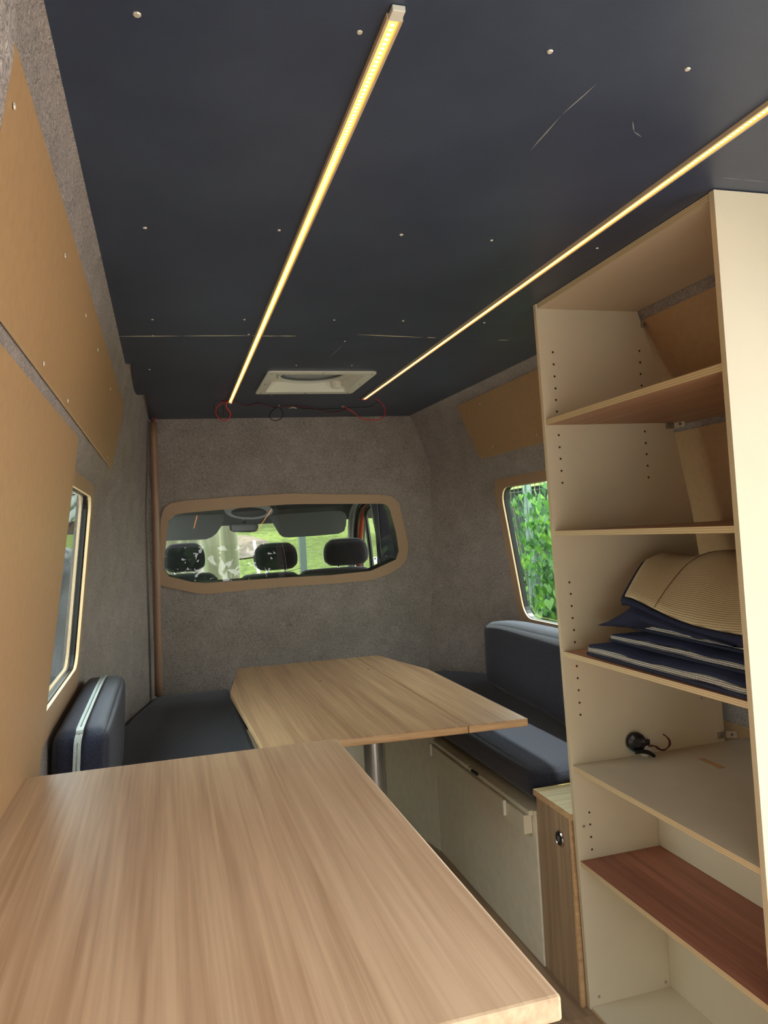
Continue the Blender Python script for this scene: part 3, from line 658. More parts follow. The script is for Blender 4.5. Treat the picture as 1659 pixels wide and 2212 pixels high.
# right backrest leaning on the wall below the window
def back_r(p):
    q = p.copy(); t = (p.z - 0.57) / 0.30
    f_ = (p.y - 1.96) / 1.26; q.x += (-0.02 + 0.10 * f_) * (1 - t) + (0.105 - 0.025 * f_) * t
    # drooping far upper corner
    f = max(0, (p.y - 2.95) / 0.35)
    if t > 0.3: q.z -= 0.035 * (f ** 2) * (t - 0.3) / 0.7
    return q
bk = softbox('backrest_cushion', (1.285, 1.96, 0.572), (1.405, 3.225, 0.868), 0.038, 0.008, NAVY, None, n=18, M=back_r, wr=0.004)
tag(bk, 'dark navy backrest cushion leaning below the right window', 'cushion')
# left backrest with zip
zl = thing('backrest_cushion', 'dark navy backrest cushion with pale zip below the left window', 'cushion', (-0.215, 2.27, 0.587))
def back_l(p):
    q = p.copy(); t = (p.z - 0.587) / 0.29; q.x += 0.02 * t; return q
softbox('cushion_body', (-0.292, 1.90, 0.588), (-0.168, 2.68, 0.872), 0.028, 0.008, NAVY, zl, n=16, M=back_l)
zx = -0.232
zp = [(zx, 1.888, 0.60), (zx + 0.004, 1.888, 0.70), (zx + 0.012, 1.888, 0.80), (zx + 0.016, 1.890, 0.848), (zx + 0.020, 1.898, 0.868), (zx + 0.022, 1.915, 0.879), (zx + 0.022, 2.1, 0.882), (zx + 0.022, 2.4, 0.884), (zx + 0.022, 2.62, 0.879), (zx + 0.022, 2.668, 0.868)]
def ribbon(name, pts, wd, th, nrm_f, mat, par, side=Vector((1, 0, 0))):
    pts = smooth_path(pts, 5); vs = []; fs = []
    for i, p in enumerate(pts):
        t = (pts[min(i + 1, len(pts) - 1)] - pts[max(0, i - 1)]).normalized(); n_ = side.cross(t).normalized()
        vs += [p - side * wd / 2, p + side * wd / 2, p + side * wd / 2 + n_ * th, p - side * wd / 2 + n_ * th]
    for i in range(len(pts) - 1):
        a = i * 4
        for q in range(4): fs.append((a + q, a + (q + 1) % 4, a + 4 + (q + 1) % 4, a + 4 + q))
    fs += [(0, 1, 2, 3), (len(pts) * 4 - 4, len(pts) * 4 - 1, len(pts) * 4 - 2, len(pts) * 4 - 3)]
    return fix(mk(name, vs, fs, mat, par, smooth=False))
ribbon('zip_tape', zp, 0.016, 0.003, None, ZIPM, zl)
tube('zip_coil', [Vector(p) + Vector((0, -0.002 if p[1] < 1.9 else 0, 0.003 if p[1] > 1.9 else 0)) for p in zp], 0.0022, simple('zip_coil_grey', (140, 146, 142), 0.6), zl, n=6)

# lidded oak box at the end of the right bench
bx = thing('storage_box', 'oak box with pale lid and black round lock between bench and tall cabinet', 'box', (1.2, 1.94, 0))
def shx(v):  # follows the slight lean of the cabinet next to it
    return (v[0], v[1] + (0.5 - v[2]) * 0.0, v[2])
box('body', 1.004, 1.40, 1.852, 2.042, 0.001, 0.496, OAKV, bx)
box('corner_edge', 1.002, 1.014, 1.8415, 1.8515, 0.001, 0.496, OAKE, bx, bv=0.001)
box('end_board', 1.0145, 1.40, 1.8415, 1.8515, 0.001, 0.496, OAKV, bx, bv=0.001)
box('lid', 0.998, 1.40, 1.829, 2.046, 0.499, 0.517, [OAKB, OAKE], bx, fi=[0, 0, 1, 1, 1, 1], bv=0)
lk = lathe('lock', [(0.021, 0), (0.022, 0.004), (0.019, 0.0065), (0.0175, 0.005)], CHROME, bx, (1.0038, 1.905, 0.425), (-1, 0, 0), n=28)
lathe('lock_face', [(0.0172, 0), (0.0172, 0.0062), (0.014, 0.0075)], BLACK, lk, (1.0038, 1.905, 0.425), (-1, 0, 0), n=28)
box('lock_key_slot', 0.994, 0.9965, 1.903, 1.907, 0.417, 0.433, CHROME, lk, bv=0)

# ---------------------------------------------------- tall open cabinet
def sh(v):   # the whole cabinet leans a little out of square
    x, y, z = v; k_ = (ZC - z); return Vector((x + 0.0295 * k_, y + 0.0225 * k_, z))
def ush(p): x, y, z = p; k_ = (ZC - z); return Vector((x - 0.0295 * k_, y - 0.0225 * k_, z))
cb = thing('tall_cabinet', 'tall cream open shelf cabinet on the right', 'cabinet', (1.2, 1.48, 0))
CF, YN, YF = 0.962, 1.108, 1.783
NF, FN = Vector((1, 0, 0.0295)).normalized(), Vector((0, 1, 0.0225)).normalized()
PLANE_F = (sh((CF, 0, ZC)), NF)                       # front plane
FYI = YF - 0.0                                        # inner face of far panel
def onfar(px, py): return ush(hit(px, py, sh((0, FYI, ZC)), FN))
def onfront(px, py): return ush(hit(px, py, *PLANE_F))
def onnear(px, py): return ush(hit(px, py, sh((0, YN + 0.013, ZC)), FN))
back = [onfar(1396, 679), onfar(1420, 790), onfar(1455, 930), onfar(1494, 1100), onfar(1507, 1180), onfar(1558, 1500), onfar(1566, 1600)]
bpts = [(min(p.x, XR(1.8, p.z) - 0.012 - 0.0295 * (ZC - p.z)), p.z) for p in back]
T = 0.013
prof = [(CF, ZC - 0.002), (bpts[0][0], ZC - 0.002)] + bpts + [(bpts[-1][0] + 0.01, 0.30), (bpts[-1][0] + 0.01, 0.003), (CF, 0.003)]
def upright(y0, y1, side):
    loop = [sh((x, y0, z)) for x, z in prof]; off = Vector((0, y1 - y0, 0)); n_ = len(loop)
    o = prism('side_panel', loop, off, [CREAM, PLYY], cb, bv=0)
    me = o.data
    for p_ in me.polygons:
        if abs(p_.normal.y) < 0.7: p_.material_index = 1
    return o
sp1 = upright(YF, YF + T, 1); sp2 = upright(YN, YN + T, 0)
def xback(z, y=1.45): return XR(y, z) - 0.02 - 0.0295 * (ZC - z)
def shelf(zf, th, mats, name='shelf', xb=None, x0=None, y0=None, y1=None):
    x0 = CF + 0.004 if x0 is None else x0
    xb = xback(zf) if xb is None else xb
    o = box(name, x0, xb, (YN + T + 0.0005), (YF - 0.0005), zf - th, zf, mats, cb, bv=0, fn=sh, fi=[0 if len(mats) < 3 else 2, 0, 1, 1, 1, 1])
    return o
# z levels from the marks of each shelf on the far upright
zs1 = onfar(1190, 906).z; zs2 = onfar(1197, 1147).z; zs3 = onfar(1228, 1406).z; zs4 = onfar(1239, 1653).z; zs5 = onfar(1268, 1857).z; zs6 = onfar(1284, 2174).z
print('SHELVES', zs1, zs2, zs3, zs4, zs5, zs6)
CRB = simple('grey_cream_shelf', (204, 194, 172), 0.45, nz=0.03, nscale=15)
TOPM = simple('taupe_cream_top', (214, 196, 170), 0.5)
shelf(ZC - 0.001, 0.013, [TOPM, PLYZ], 'top_board', xb=XR(1.45, 1.85) - 0.015)
shelf(zs1, 0.015, [REDW, PLYZ, BRNV])
shelf(zs2, 0.013, [BRNV, PLYZ, BRNV])
shelf(zs3, 0.013, [REDW, PLYZ, REDW])
shelf(zs4, 0.013, [CRB, PLYZ, CRB])
shelf(zs5, 0.013, [MAHO, PLYZ, MAHO])
shelf(zs6, 0.013, [CREAM, PLYZ, CREAM], 'bottom_board')
xbk = onfar(1444, 2070).x
box('back_panel', xbk, xbk + 0.008, YN + T + 0.001, YF - 0.001, zs6 + 0.0005, zs4 - 0.02, CREAM, cb, bv=0, fn=sh)
# rows of drilled shelf-pin holes in the far upright (seen) and the near one
hp = [(1194, 761), (1196, 787), (1198, 813), (1200, 839), (1201, 864), (1203, 889), (1381, 758), (1383, 783), (1384, 808), (1386, 833), (1207, 940), (1209, 966), (1211, 991), (1213, 1017), (1215, 1043), (1393, 932), (1395, 957), (1397, 981), (1399, 1006), (1401, 1031), (1230, 1258), (1233, 1283), (1235, 1309), (1237, 1335), (1240, 1361), (1242, 1387), (1246, 1439), (1248, 1465), (1250, 1491), (1252, 1518), (1254, 1544), (1273, 1755), (1275, 1781), (1277, 1808), (1279, 1835), (1284, 1888)]
hv = []
for a, b in hp:
    q = hit(a, b, sh((0, FYI - 0.0006, ZC)), FN); hv.append((q, 0.0031))
discs('pin_holes', hv, HOLE, cb, n=8, h=0.0003, nrm=(0, -1, 0))
sc_ = [(hit(a, b, sh((0, FYI - 0.0006, ZC)), FN), 0.004) for a, b in ((1261, 1785), (1438, 2121), (1294, 2153), (1515, 1508))]
discs('cam_screws', sc_, STEEL, cb, n=10, h=0.0015, nrm=(0, -1, 0))
# angle brackets holding the cabinet to the van wall
for (a, b) in ((1397, 701), (1451, 919), (1563, 1588)):
    p = hit(a, b, sh((0, FYI - 0.003, ZC)), FN)
    br = prism('bracket', [p + Vector((-0.018, 0, -0.009)), p + Vector((0.008, 0, -0.008)), p + Vector((0.008, 0, 0.010)), p + Vector((-0.018, 0, 0.009))], (0, 0.0022, 0), STEEL, cb)
    prism('bracket_leg', [p + Vector((0.008, 0.002, -0.008)), p + Vector((0.026, -0.022, -0.006)), p + Vector((0.026, -0.022, 0.012)), p + Vector((0.008, 0.002, 0.010))], (0.0022, 0, 0), STEEL, br)
    discs('bracket_screws', [(p + Vector((-0.007, -0.0003, 0)), 0.0042), (p + Vector((0.018, -0.0125, 0.002)), 0.0042)], simple('dull_screw', (120, 116, 108), 0.4, metal=0.8), br, nrm=(-0.3, -1, 0))
tp = [at(a, b, 'z', zs4 + 0.0004) for a, b in ((1508, 1639), (1520, 1638), (1568, 1658), (1553, 1660))]
prism('tape_mark', tp, (0, 0, 0.0006), simple('brown_tape', (190, 150, 102), 0.6), cb)

# ---------------------------------------------------- things on the shelves
MESHB = None
def quilt():
    m, nt, b = newmat('beige_mesh_cloth'); L = nt.links.new; N = nt.nodes.new; tc = N('ShaderNodeTexCoord')
    w1 = N('ShaderNodeTexWave'); w1.bands_direction = 'X'; w1.inputs['Scale'].default_value = 75; w2 = N('ShaderNodeTexWave'); w2.bands_direction = 'Y'; w2.inputs['Scale'].default_value = 75
    L(tc.outputs['Object'], w1.inputs['Vector']); L(tc.outputs['Object'], w2.inputs['Vector']); mu = N('ShaderNodeMath'); mu.operation = 'MULTIPLY'
    L(w1.outputs['Fac'], mu.inputs[0]); L(w2.outputs['Fac'], mu.inputs[1]); r = N('ShaderNodeValToRGB'); r.color_ramp.elements[0].color = lin((150, 128, 96)); r.color_ramp.elements[1].color = lin((232, 212, 172)); r.color_ramp.elements[1].position = 0.6
    L(mu.outputs[0], r.inputs[0]); L(r.outputs[0], b.inputs['Base Color']); bp = N('ShaderNodeBump'); bp.inputs['Distance'].default_value = 0.001; bp.inputs['Strength'].default_value = 0.6; L(mu.outputs[0], bp.inputs['Height']); L(bp.outputs[0], b.inputs['Normal'])
    b.inputs['Roughness'].default_value = 0.45; return m
def foil():
    m, nt, b = newmat('silver_foil_mesh'); L = nt.links.new; N = nt.nodes.new; tc = N('ShaderNodeTexCoord')
    w1 = N('ShaderNodeTexWave'); w1.bands_direction = 'Y'; w1.inputs['Scale'].default_value = 90; w2 = N('ShaderNodeTexWave'); w2.bands_direction = 'Z'; w2.inputs['Scale'].default_value = 70
    L(tc.outputs['Object'], w1.inputs['Vector']); L(tc.outputs['Object'], w2.inputs['Vector']); mu = N('ShaderNodeMath'); mu.operation = 'MULTIPLY'; L(w1.outputs['Fac'], mu.inputs[0]); L(w2.outputs['Fac'], mu.inputs[1])
    r = N('ShaderNodeValToRGB'); r.color_ramp.elements[0].color = lin((70, 66, 64)); r.color_ramp.elements[1].color = lin((255, 250, 238)); r.color_ramp.elements[1].position = 0.4
    L(mu.outputs[0], r.inputs[0]); L(r.outputs[0], b.inputs['Base Color']); b.inputs['Metallic'].default_value = 0.4; b.inputs['Roughness'].default_value = 0.35
    bp = N('ShaderNodeBump'); bp.inputs['Distance'].default_value = 0.001; L(mu.outputs[0], bp.inputs['Height']); L(bp.outputs[0], b.inputs['Normal']); return m
QB = quilt(); FOIL = foil()
YA, YZ = 1.14, 1.735
XF = 1.0
def sheet(name, fn, nu, nv, th, mat, par, fold=None):
    """surface fn(u,v)->Vector for u,v in 0..1, given a thickness"""
    vs = []; fs = []
    for k_ in (0, 1):
        for i in range(nu + 1):
            for j in range(nv + 1):
                p = fn(i / nu, j / nv); vs.append(p + Vector((0, 0, th * k_)))
    m = (nu + 1) * (nv + 1)
    q = lambda i, j: i * (nv + 1) + j
    for i in range(nu):
        for j in range(nv):
            fs.append((q(i, j), q(i + 1, j), q(i + 1, j + 1), q(i, j + 1))); fs.append(tuple(m + t for t in (q(i, j + 1), q(i + 1, j + 1), q(i + 1, j), q(i, j))))
    for i in range(nu):
        fs.append((q(i, 0), q(i, 0) + m, q(i + 1, 0) + m, q(i + 1, 0))); fs.append((q(i, nv), q(i + 1, nv), q(i + 1, nv) + m, q(i, nv) + m))
    for j in range(nv):
        fs.append((q(0, j), q(0, j + 1), q(0, j + 1) + m, q(0, j) + m)); fs.append((q(nu, j), q(nu, j) + m, q(nu, j + 1) + m, q(nu, j + 1)))
    return fix(mk(name, vs, fs, mat, par, smooth=True))
def lv(t, a, b): return a + (b - a) * t
s3 = zs3
def front_x(u): return 1.02 + 0.03 * math.sin(u * 5) * 0.3
XBK = 1.44
# flat folded mats under the big one: navy shell with a silver core showing at the open front edge
def flatmat(label, z0, h, yfar, xf, tilt, seed):
    t = thing('window_mat', label, 'window mat', (1.22, 1.44, z0), 'folded thermal window mats on the shelf')
    def base(dz, inset=0.0, k=0.0):
        def fn(u, v):
            y = lv(u, yfar - inset, YA); x = lv(v, xf + inset + 0.012 * (1 - u), XBK)
            e = 0.014 * (abs(math.sin(math.pi * min(1, u * 7) / 2)) - 1) * k
            return Vector((x, y, z0 + dz + e + 0.006 * math.sin(u * 9 + seed) * k + 0.003 * math.sin(u * 23 + seed * 2) * k + tilt * (1 - u) * (1 - v)))
        return fn
    sheet('lower_shell', base(0.0), 24, 6, h * 0.26, NAVYM, t)
    sheet('foil_layer', base(h * 0.27, 0.002, 0.25), 24, 6, h * 0.42, FOIL, t)
    sheet('upper_shell', base(h * 0.70, 0.004, 0.5), 24, 6, h * 0.28, NAVYM, t)
    fe = [Vector((lv(0, xf + 0.002, 0) + 0.012 * (1 - u / 20), lv(u / 20, yfar, YA), z0 + h * 0.13 + tilt * (1 - u / 20))) for u in range(21)]
    tube('edge_binding', fe, h * 0.14, simple('navy_binding', (24, 28, 52), 0.8), t, n=8)
    return t
flatmat('folded navy and silver window mat lying lowest on the shelf', s3 + 0.003, 0.030, 1.71, 0.995, 0.0, 1)
flatmat('folded navy window mat with silver core, second from the bottom of the pile', s3 + 0.036, 0.026, 1.66, 1.03, 0.004, 4)
flatmat('crumpled navy window mat with silver core just under the big beige one', s3 + 0.066, 0.024, 1.62, 1.06, 0.008, 2)
bm_ = thing('window_mat', 'bulging beige mesh window mat with navy edging on top of the pile', 'window mat', (1.22, 1.44, s3 + 0.09), 'folded thermal window mats on the shelf')
def rim(u):   # front lower edge of the beige face
    px = lv(u, 1350, 1640); py = lerp_tab([(1348, 1289), (1365, 1292), (1405, 1312), (1450, 1334), (1500, 1352), (1560, 1365), (1600, 1372), (1640, 1376)], px)
    return at(px, py, 'x', 1.045 + 0.02 * (1 - u))
def dome(u, v):
    r0 = rim(u); s_ = sstep(min(1, u / 0.3))
    top = s3 + 0.256 - 0.012 * u - 0.06 * max(0, v - 0.45)
    xb_ = XBK; x = lv(v, r0.x, xb_)
    lift = math.sin(min(1, v * 1.6) * math.pi / 2) ** 0.95
    z = r0.z + (top - r0.z) * lift * (0.9 + 0.1 * s_) + 0.006 * math.sin(u * 16 + v * 5) * math.sin(v * 3.1) 
    y = r0.y + 0.085 * min(1, v * 3) * (1 - u) ** 2
    y = min(y, 1.775 + 0.0225 * (ZC - z) - 0.0)
    return Vector((x, y, z))
sheet('beige_face', dome, 40, 24, 0.004, QB, bm_)
def under(u, v):
    p = dome(u, v); return Vector((p.x - 0.006 * (1 - v), p.y + 0.008 * (1 - u), p.z - 0.021 + 0.003 * math.sin(u * 20)))
sheet('navy_backing', under, 40, 12, 0.012, NAVYM, bm_)
tube('edge_binding', [rim(i / 24) + Vector((-0.004, 0.002, -0.008)) for i in range(25)], 0.0075, NAVYM, bm_, n=8)
tube('edge_binding', [dome(0, i / 16) + Vector((-0.002, 0.004, -0.003)) for i in range(17)], 0.005, NAVYM, bm_, n=8)
tube('seam', [dome(0.22 + 0.02 * i / 14, i / 20) + Vector((0, 0, 0.0045)) for i in range(17)], 0.0012, simple('seam_thread', (120, 100, 74), 0.8), bm_, n=5)
# navy flap folded under the far end, its corner pointing to the cabinet front
fl_px = [(1288, 1351), (1300, 1335), (1320, 1318), (1345, 1293), (1400, 1314), (1450, 1338), (1520, 1364), (1600, 1388), (1600, 1402), (1540, 1396), (1470, 1382), (1420, 1366), (1380, 1368), (1330, 1362)]
fp = [at(a, b, 'x', 1.05) for a, b in fl_px]
def flap(u, v):
    a = lerp_tab([(0, 0), (1, 1)], u); up_ = [fp[0], fp[1], fp[2], fp[3], fp[4], fp[5], fp[6], fp[7]]; dn = [fp[0], fp[13], fp[12], fp[11], fp[10], fp[9], fp[8], fp[8]]
    k_ = a * 6.999; i = int(k_); f = k_ - i; A = up_[i].lerp(up_[min(i + 1, 7)], f); B = dn[i].lerp(dn[min(i + 1, 7)], f)
    p = A.lerp(B, v); p.x += 0.05 * (1 - math.sin(v * math.pi)) - 0.03 * math.sin(v * math.pi) * min(1, a * 4) + (0.01 if a > 0.1 else 0); return p
vs = []; fs = []; NU, NV = 28, 8
for i in range(NU + 1):
    for j in range(NV + 1): vs.append(flap(i / NU, j / NV))
m_ = len(vs); vs += [p + Vector((0.012, 0, 0)) for p in vs]
for i in range(NU):
    for j in range(NV):
        a = i * (NV + 1) + j; fs.append((a, a + NV + 1, a + NV + 2, a + 1)); fs.append((m_ + a, m_ + a + 1, m_ + a + NV + 2, m_ + a + NV + 1))
for i in range(NU):
    a = i * (NV + 1); b = a + NV; fs.append((a, a + m_, a + m_ + NV + 1, a + NV + 1)); fs.append((b, b + NV + 1, b + m_ + NV + 1, b + m_))
fix(mk('navy_flap', vs, fs, NAVYM, bm_, smooth=True))

# small black 12-volt blower/socket lying on the grey shelf
fz = zs4 + 0.0005
c0 = hit(1366, 1600, sh((0, FYI, ZC)), FN) + Vector((0, -0.016, 0))
sk = thing('power_socket', 'small black round power socket with loose wires above the grey shelf', 'socket', (c0.x, c0.y, fz))
lathe('socket_cap', [(0.010, -0.018), (0.022, -0.016), (0.0265, -0.010), (0.0265, 0.004), (0.022, 0.010), (0.012, 0.013)], BLACK, sk, c0, (-0.35, -1, 0.12), n=16)
lathe('socket_barrel', [(0.017, 0), (0.017, 0.028), (0.014, 0.032)], WHITEP, sk, c0 + Vector((0.012, 0.004, -0.012)), (0.6, 0.0, -0.5), n=14)
box('hinge_tab', -0.006, 0.006, -0.008, 0.004, -0.007, 0.007, BLACK, sk, fn=lambda v: c0 + Vector((0.031, -0.002, -0.002)) + Vector(v), bv=0.001)
y_s = 1.785
S = lambda a, b, y=y_s: at(a, b, 'y', y)
tube('red_wire', smooth_path([S(1384, 1616), S(1396, 1610), S(1412, 1611), S(1422, 1618), S(1434, 1621), S(1444, 1612), S(1445, 1600), S(1438, 1590), S(1432, 1586)]), 0.0016, simple('brown_wire', (110, 50, 34), 0.5), sk, n=6)
tube('black_wire', smooth_path([S(1400, 1613), S(1416, 1612), S(1428, 1619), S(1440, 1617), S(1448, 1608), S(1445, 1596), S(1433, 1587)]), 0.0014, BLK, sk, n=6)
tube('blue_wire', smooth_path([S(1358, 1614, 1.77), S(1364, 1620, 1.765), S(1374, 1626, 1.765)]), 0.0018, BLUE, sk, n=6)
ribbon('strap', [S(1372, 1624, 1.775), S(1388, 1622, 1.775), S(1402, 1625, 1.77), at(1414, 1633, 'z', fz + 0.002)], 0.012, 0.004, None, BLACKM, sk, side=Vector((0.1, 0.5, -0.8)).normalized())

# ================================================================== CAB
CG = simple('grey_headliner', (84, 90, 84), 0.9, nz=0.05, nscale=80)
SEATM = weave('black_seat_cloth', (34, 35, 40), 300, 0.4, 0.4)
cab = thing('cab_shell', 'grey lined driver cab seen through the partition window', 'vehicle cab', (0.65, 4.6, 0), kind='structure')
ORG = simple('orange_car_paint', (150, 66, 38), 0.25)
# roof lining
def cq(name, pts, off, mat): return prism(name, pts, off, mat, cab)
cq('headliner', [(-0.3, 3.9, 1.72), (1.62, 3.9, 1.72), (1.45, 4.95, 1.56), (-0.1, 4.95, 1.56)], (0, 0, 0.03), CG)
zt = 1.505
cq('windscreen_header', [(-0.1, 4.93, 1.56), (1.45, 4.93, 1.56), (1.42, 5.10, 1.385), (-0.08, 5.10, 1.385)], (0, 0.03, 0.03), CG)
cq('cab_floor', [(-0.34, 3.9, 0), (1.68, 3.9, 0), (1.6, 5.9, 0), (-0.3, 5.9, 0)], (0, 0, -0.03), BLACKM)
cq('dashboard', [(-0.3, 5.15, 0.72), (1.6, 5.15, 0.72), (1.55, 5.95, 0.84), (-0.25, 5.95, 0.84)], (0, 0, 0.08), BLACKM)
cq('cab_firewall', [(-0.3, 5.96, 0), (1.6, 5.96, 0), (1.6, 5.96, 0.98), (-0.3, 5.96, 0.98)], (0, 0.02, 0), BLACKM)
cq('cab_side_left', [(-0.36, 3.9, 0), (-0.36, 5.96, 0), (-0.3, 5.96, 0.98), (-0.32, 5.1, 1.0), (-0.32, 4.25, 1.0), (-0.30, 4.2, 1.72), (-0.30, 3.9, 1.75)], (-0.03, 0, 0), CG)
# right A-pillar: grey inner trim, black seal, orange outer body line, door window frame
def px_tube(name, pts, y, r, mat, par=cab):
    return tube(name, smooth_path([at(a, b, 'y', yy) for (a, b, yy) in pts], 5), r, mat, par, n=12)
ap = thing('trim_2', 'grey trimmed windscreen pillar of the cab, orange paint beside it', 'pillar', tuple(at(762, 1140, 'y', 5.05)), kind='structure')
px_tube('inner_trim', [(780, 1080, 4.9), (766, 1100, 4.98), (760, 1125, 5.05), (759, 1165, 5.15), (758, 1260, 5.35)], 0, 0.026, simple('pillar_trim', (140, 142, 132), 0.7), ap)
px_tube('door_seal', [(800, 1078, 4.8), (782, 1090, 4.86), (774, 1105, 4.9), (769, 1135, 5.0), (768, 1180, 5.1), (769, 1260, 5.3)], 0, 0.018, RUBBER, ap)
px_tube('orange_body_edge', [(800, 1080, 4.9), (788, 1096, 5.0), (783, 1115, 5.06), (779, 1145, 5.12), (776, 1180, 5.2), (775, 1260, 5.4)], 0, 0.020, ORG, ap)
dr = thing('cab_door', 'passenger cab door with orange paint and side glass', 'door', tuple(at(800, 1240, 'y', 4.6)), kind='structure')
px_tube('window_channel', [(812, 1082, 4.55), (794, 1098, 4.62), (790, 1112, 4.66), (795, 1150, 4.66), (800, 1190, 4.66), (806, 1250, 4.66)], 0, 0.014, RUBBER, dr)
px_tube('outer_channel', [(790, 1112, 4.9), (785, 1180, 4.95), (782, 1250, 5.0)], 0, 0.008, simple('grey_seal', (90, 100, 96), 0.5), dr)
prism('door_panel', [(1.56, 4.1, 0.0), (1.56, 5.3, 0.0), (1.54, 5.3, 0.95), (1.54, 4.1, 1.02)], (0.05, 0, 0), [ORG], dr)
mk('door_glass', [(1.52, 4.15, 1.03), (1.52, 5.0, 1.0), (1.44, 4.72, 1.62), (1.44, 4.15, 1.66)], [(0, 1, 2, 3)], GLASSW, dr)
bpil = thing('trim_3', 'black pillar trim with seat belt at the right of the partition window', 'pillar', tuple(at(845, 1240, 'y', 4.0)), kind='structure')
prism('pillar_cover', [at(a, b, 'y', 4.02) for a, b in ((812, 1060), (880, 1050), (900, 1290), (826, 1290), (824, 1200), (818, 1120))], (0, 0.10, 0), simple('dark_pillar_plastic', (38, 40, 50), 0.5), bpil, bv=0.01)
prism('grey_edge', [at(a, b, 'y', 4.14) for a, b in ((799, 1075), (814, 1070), (827, 1180), (830, 1260), (822, 1260), (819, 1180))], (0, 0.03, 0), simple('grey_pillar_plastic', (122, 126, 124), 0.6), bpil)
prism('belt_adjuster', [at(a, b, 'y', 4.12) for a, b in ((809, 1135), (816, 1134), (824, 1166), (818, 1168))], (0, -0.02, 0), simple('adjuster_grey', (160, 162, 158), 0.5), bpil)
ribbon('seat_belt', [at(818, 1168, 'y', 4.1), at(822, 1190, 'y', 4.1), at(824, 1215, 'y', 4.1), at(820, 1240, 'y', 4.15)], 0.04, 0.003, None, BLACKM, bpil, side=Vector((0.3, 0.95, 0)).normalized())
prism('warning_sticker', [at(a, b, 'x', 1.50) for a, b in ((806, 1203), (819, 1202), (820, 1217), (808, 1218))], (0.001, 0, 0), simple('sticker', (226, 230, 226), 0.5), dr)
prism('sticker_mark', [at(a, b, 'x', 1.498) for a, b in ((808, 1208), (810, 1204), (812, 1208))], (0.0008, 0, 0), BLACKM, dr)
# windscreen
mk_ws = mk('windscreen', [(-0.24, 5.85, 1.0), (1.56, 5.85, 1.0), (1.40, 5.13, 1.41), (-0.08, 5.13, 1.41)], [(0, 1, 2, 3)], GLASSW, cab)
# left A pillar
tube('left_pillar', [(-0.27, 5.85, 1.0), (-0.14, 5.12, 1.52)], 0.04, CG, cab)
# seats
def px_poly(pts, y): return [at(a, b, 'y', y) for a, b in pts]
def headrest(par, cx_, top, bot, hw, y):
    a = at(cx_ - hw, bot, 'y', y); b = at(cx_ + hw, top, 'y', y); zc_ = (a.z + b.z) / 2; xc = (a.x + b.x) / 2
    def M(p):
        q = p.copy(); t = (p.z - zc_) / (b.z - a.z) * 2; q.x = xc + (p.x - xc) * (1.0 - 0.17 * max(0, t) ** 1.5 - 0.05 * max(0, -t) ** 3); return q
    h = softbox('headrest', (a.x, y - 0.05, a.z), (b.x, y + 0.06, b.z), 0.035, 0.006, SEATM, par, n=10, M=M)
    for s_ in (-1, 1): tube('headrest_post', [(xc + s_ * 0.05, y, a.z - 0.05), (xc + s_ * 0.05, y, a.z + 0.02)], 0.006, CHROME, h, n=8)
    return h
YS = 4.36
ds = thing('driver_seat', 'black driver seat seen at the left of the partition window', 'car seat', (0.1, YS, 0))
headrest(ds, 397, 1173, 1236, 42, YS)
e0 = at(340, 1300, 'y', YS); e1 = at(470, 1238, 'y', YS)
softbox('backrest', (e0.x - 0.1, YS - 0.06, 0.55), (e1.x, YS + 0.10, e1.z), 0.05, 0.01, SEATM, ds, n=10)
softbox('seat', (e0.x - 0.1, YS + 0.05, 0.40), (e1.x, YS + 0.55, 0.56), 0.05, 0.01, SEATM, ds, n=8)
box('seat_base', e0.x - 0.05, e1.x - 0.05, YS, YS + 0.5, 0.0, 0.41, BLACKM, ds)
ps = thing('passenger_bench_seat', 'black double passenger seat with two headrests seen through the partition window', 'car seat', (0.9, YS, 0))
headrest(ps, 595, 1172, 1232, 43, YS); headrest(ps, 747, 1162, 1222, 43, YS)
f0 = at(520, 1300, 'y', YS); f1 = at(648, 1236, 'y', YS); f2 = at(800, 1224, 'y', YS)
softbox('backrest', (f0.x, YS - 0.06, 0.55), (f1.x, YS + 0.10, f1.z), 0.05, 0.008, SEATM, ps, n=10)
softbox('backrest', (f1.x + 0.002, YS - 0.05, 0.55), (f2.x, YS + 0.10, f2.z - 0.0), 0.045, 0.008, SEATM, ps, n=10)
softbox('seat', (f0.x, YS + 0.05, 0.40), (f2.x, YS + 0.55, 0.56), 0.05, 0.01, SEATM, ps, n=8)
box('seat_base', f0.x + 0.03, f2.x - 0.05, YS, YS + 0.5, 0.0, 0.41, BLACKM, ps)
SEAMM = simple('seam_grey', (120, 120, 126), 0.8)
tube('seam', [at(610, 1174, 'y', YS - 0.062), at(615, 1200, 'y', YS - 0.066), at(620, 1232, 'y', YS - 0.062)], 0.0015, SEAMM, ps, n=5)
tube('seam', [at(621, 1235, 'y', YS - 0.072), at(650, 1227, 'y', YS - 0.072)], 0.0015, SEAMM, ps, n=5)
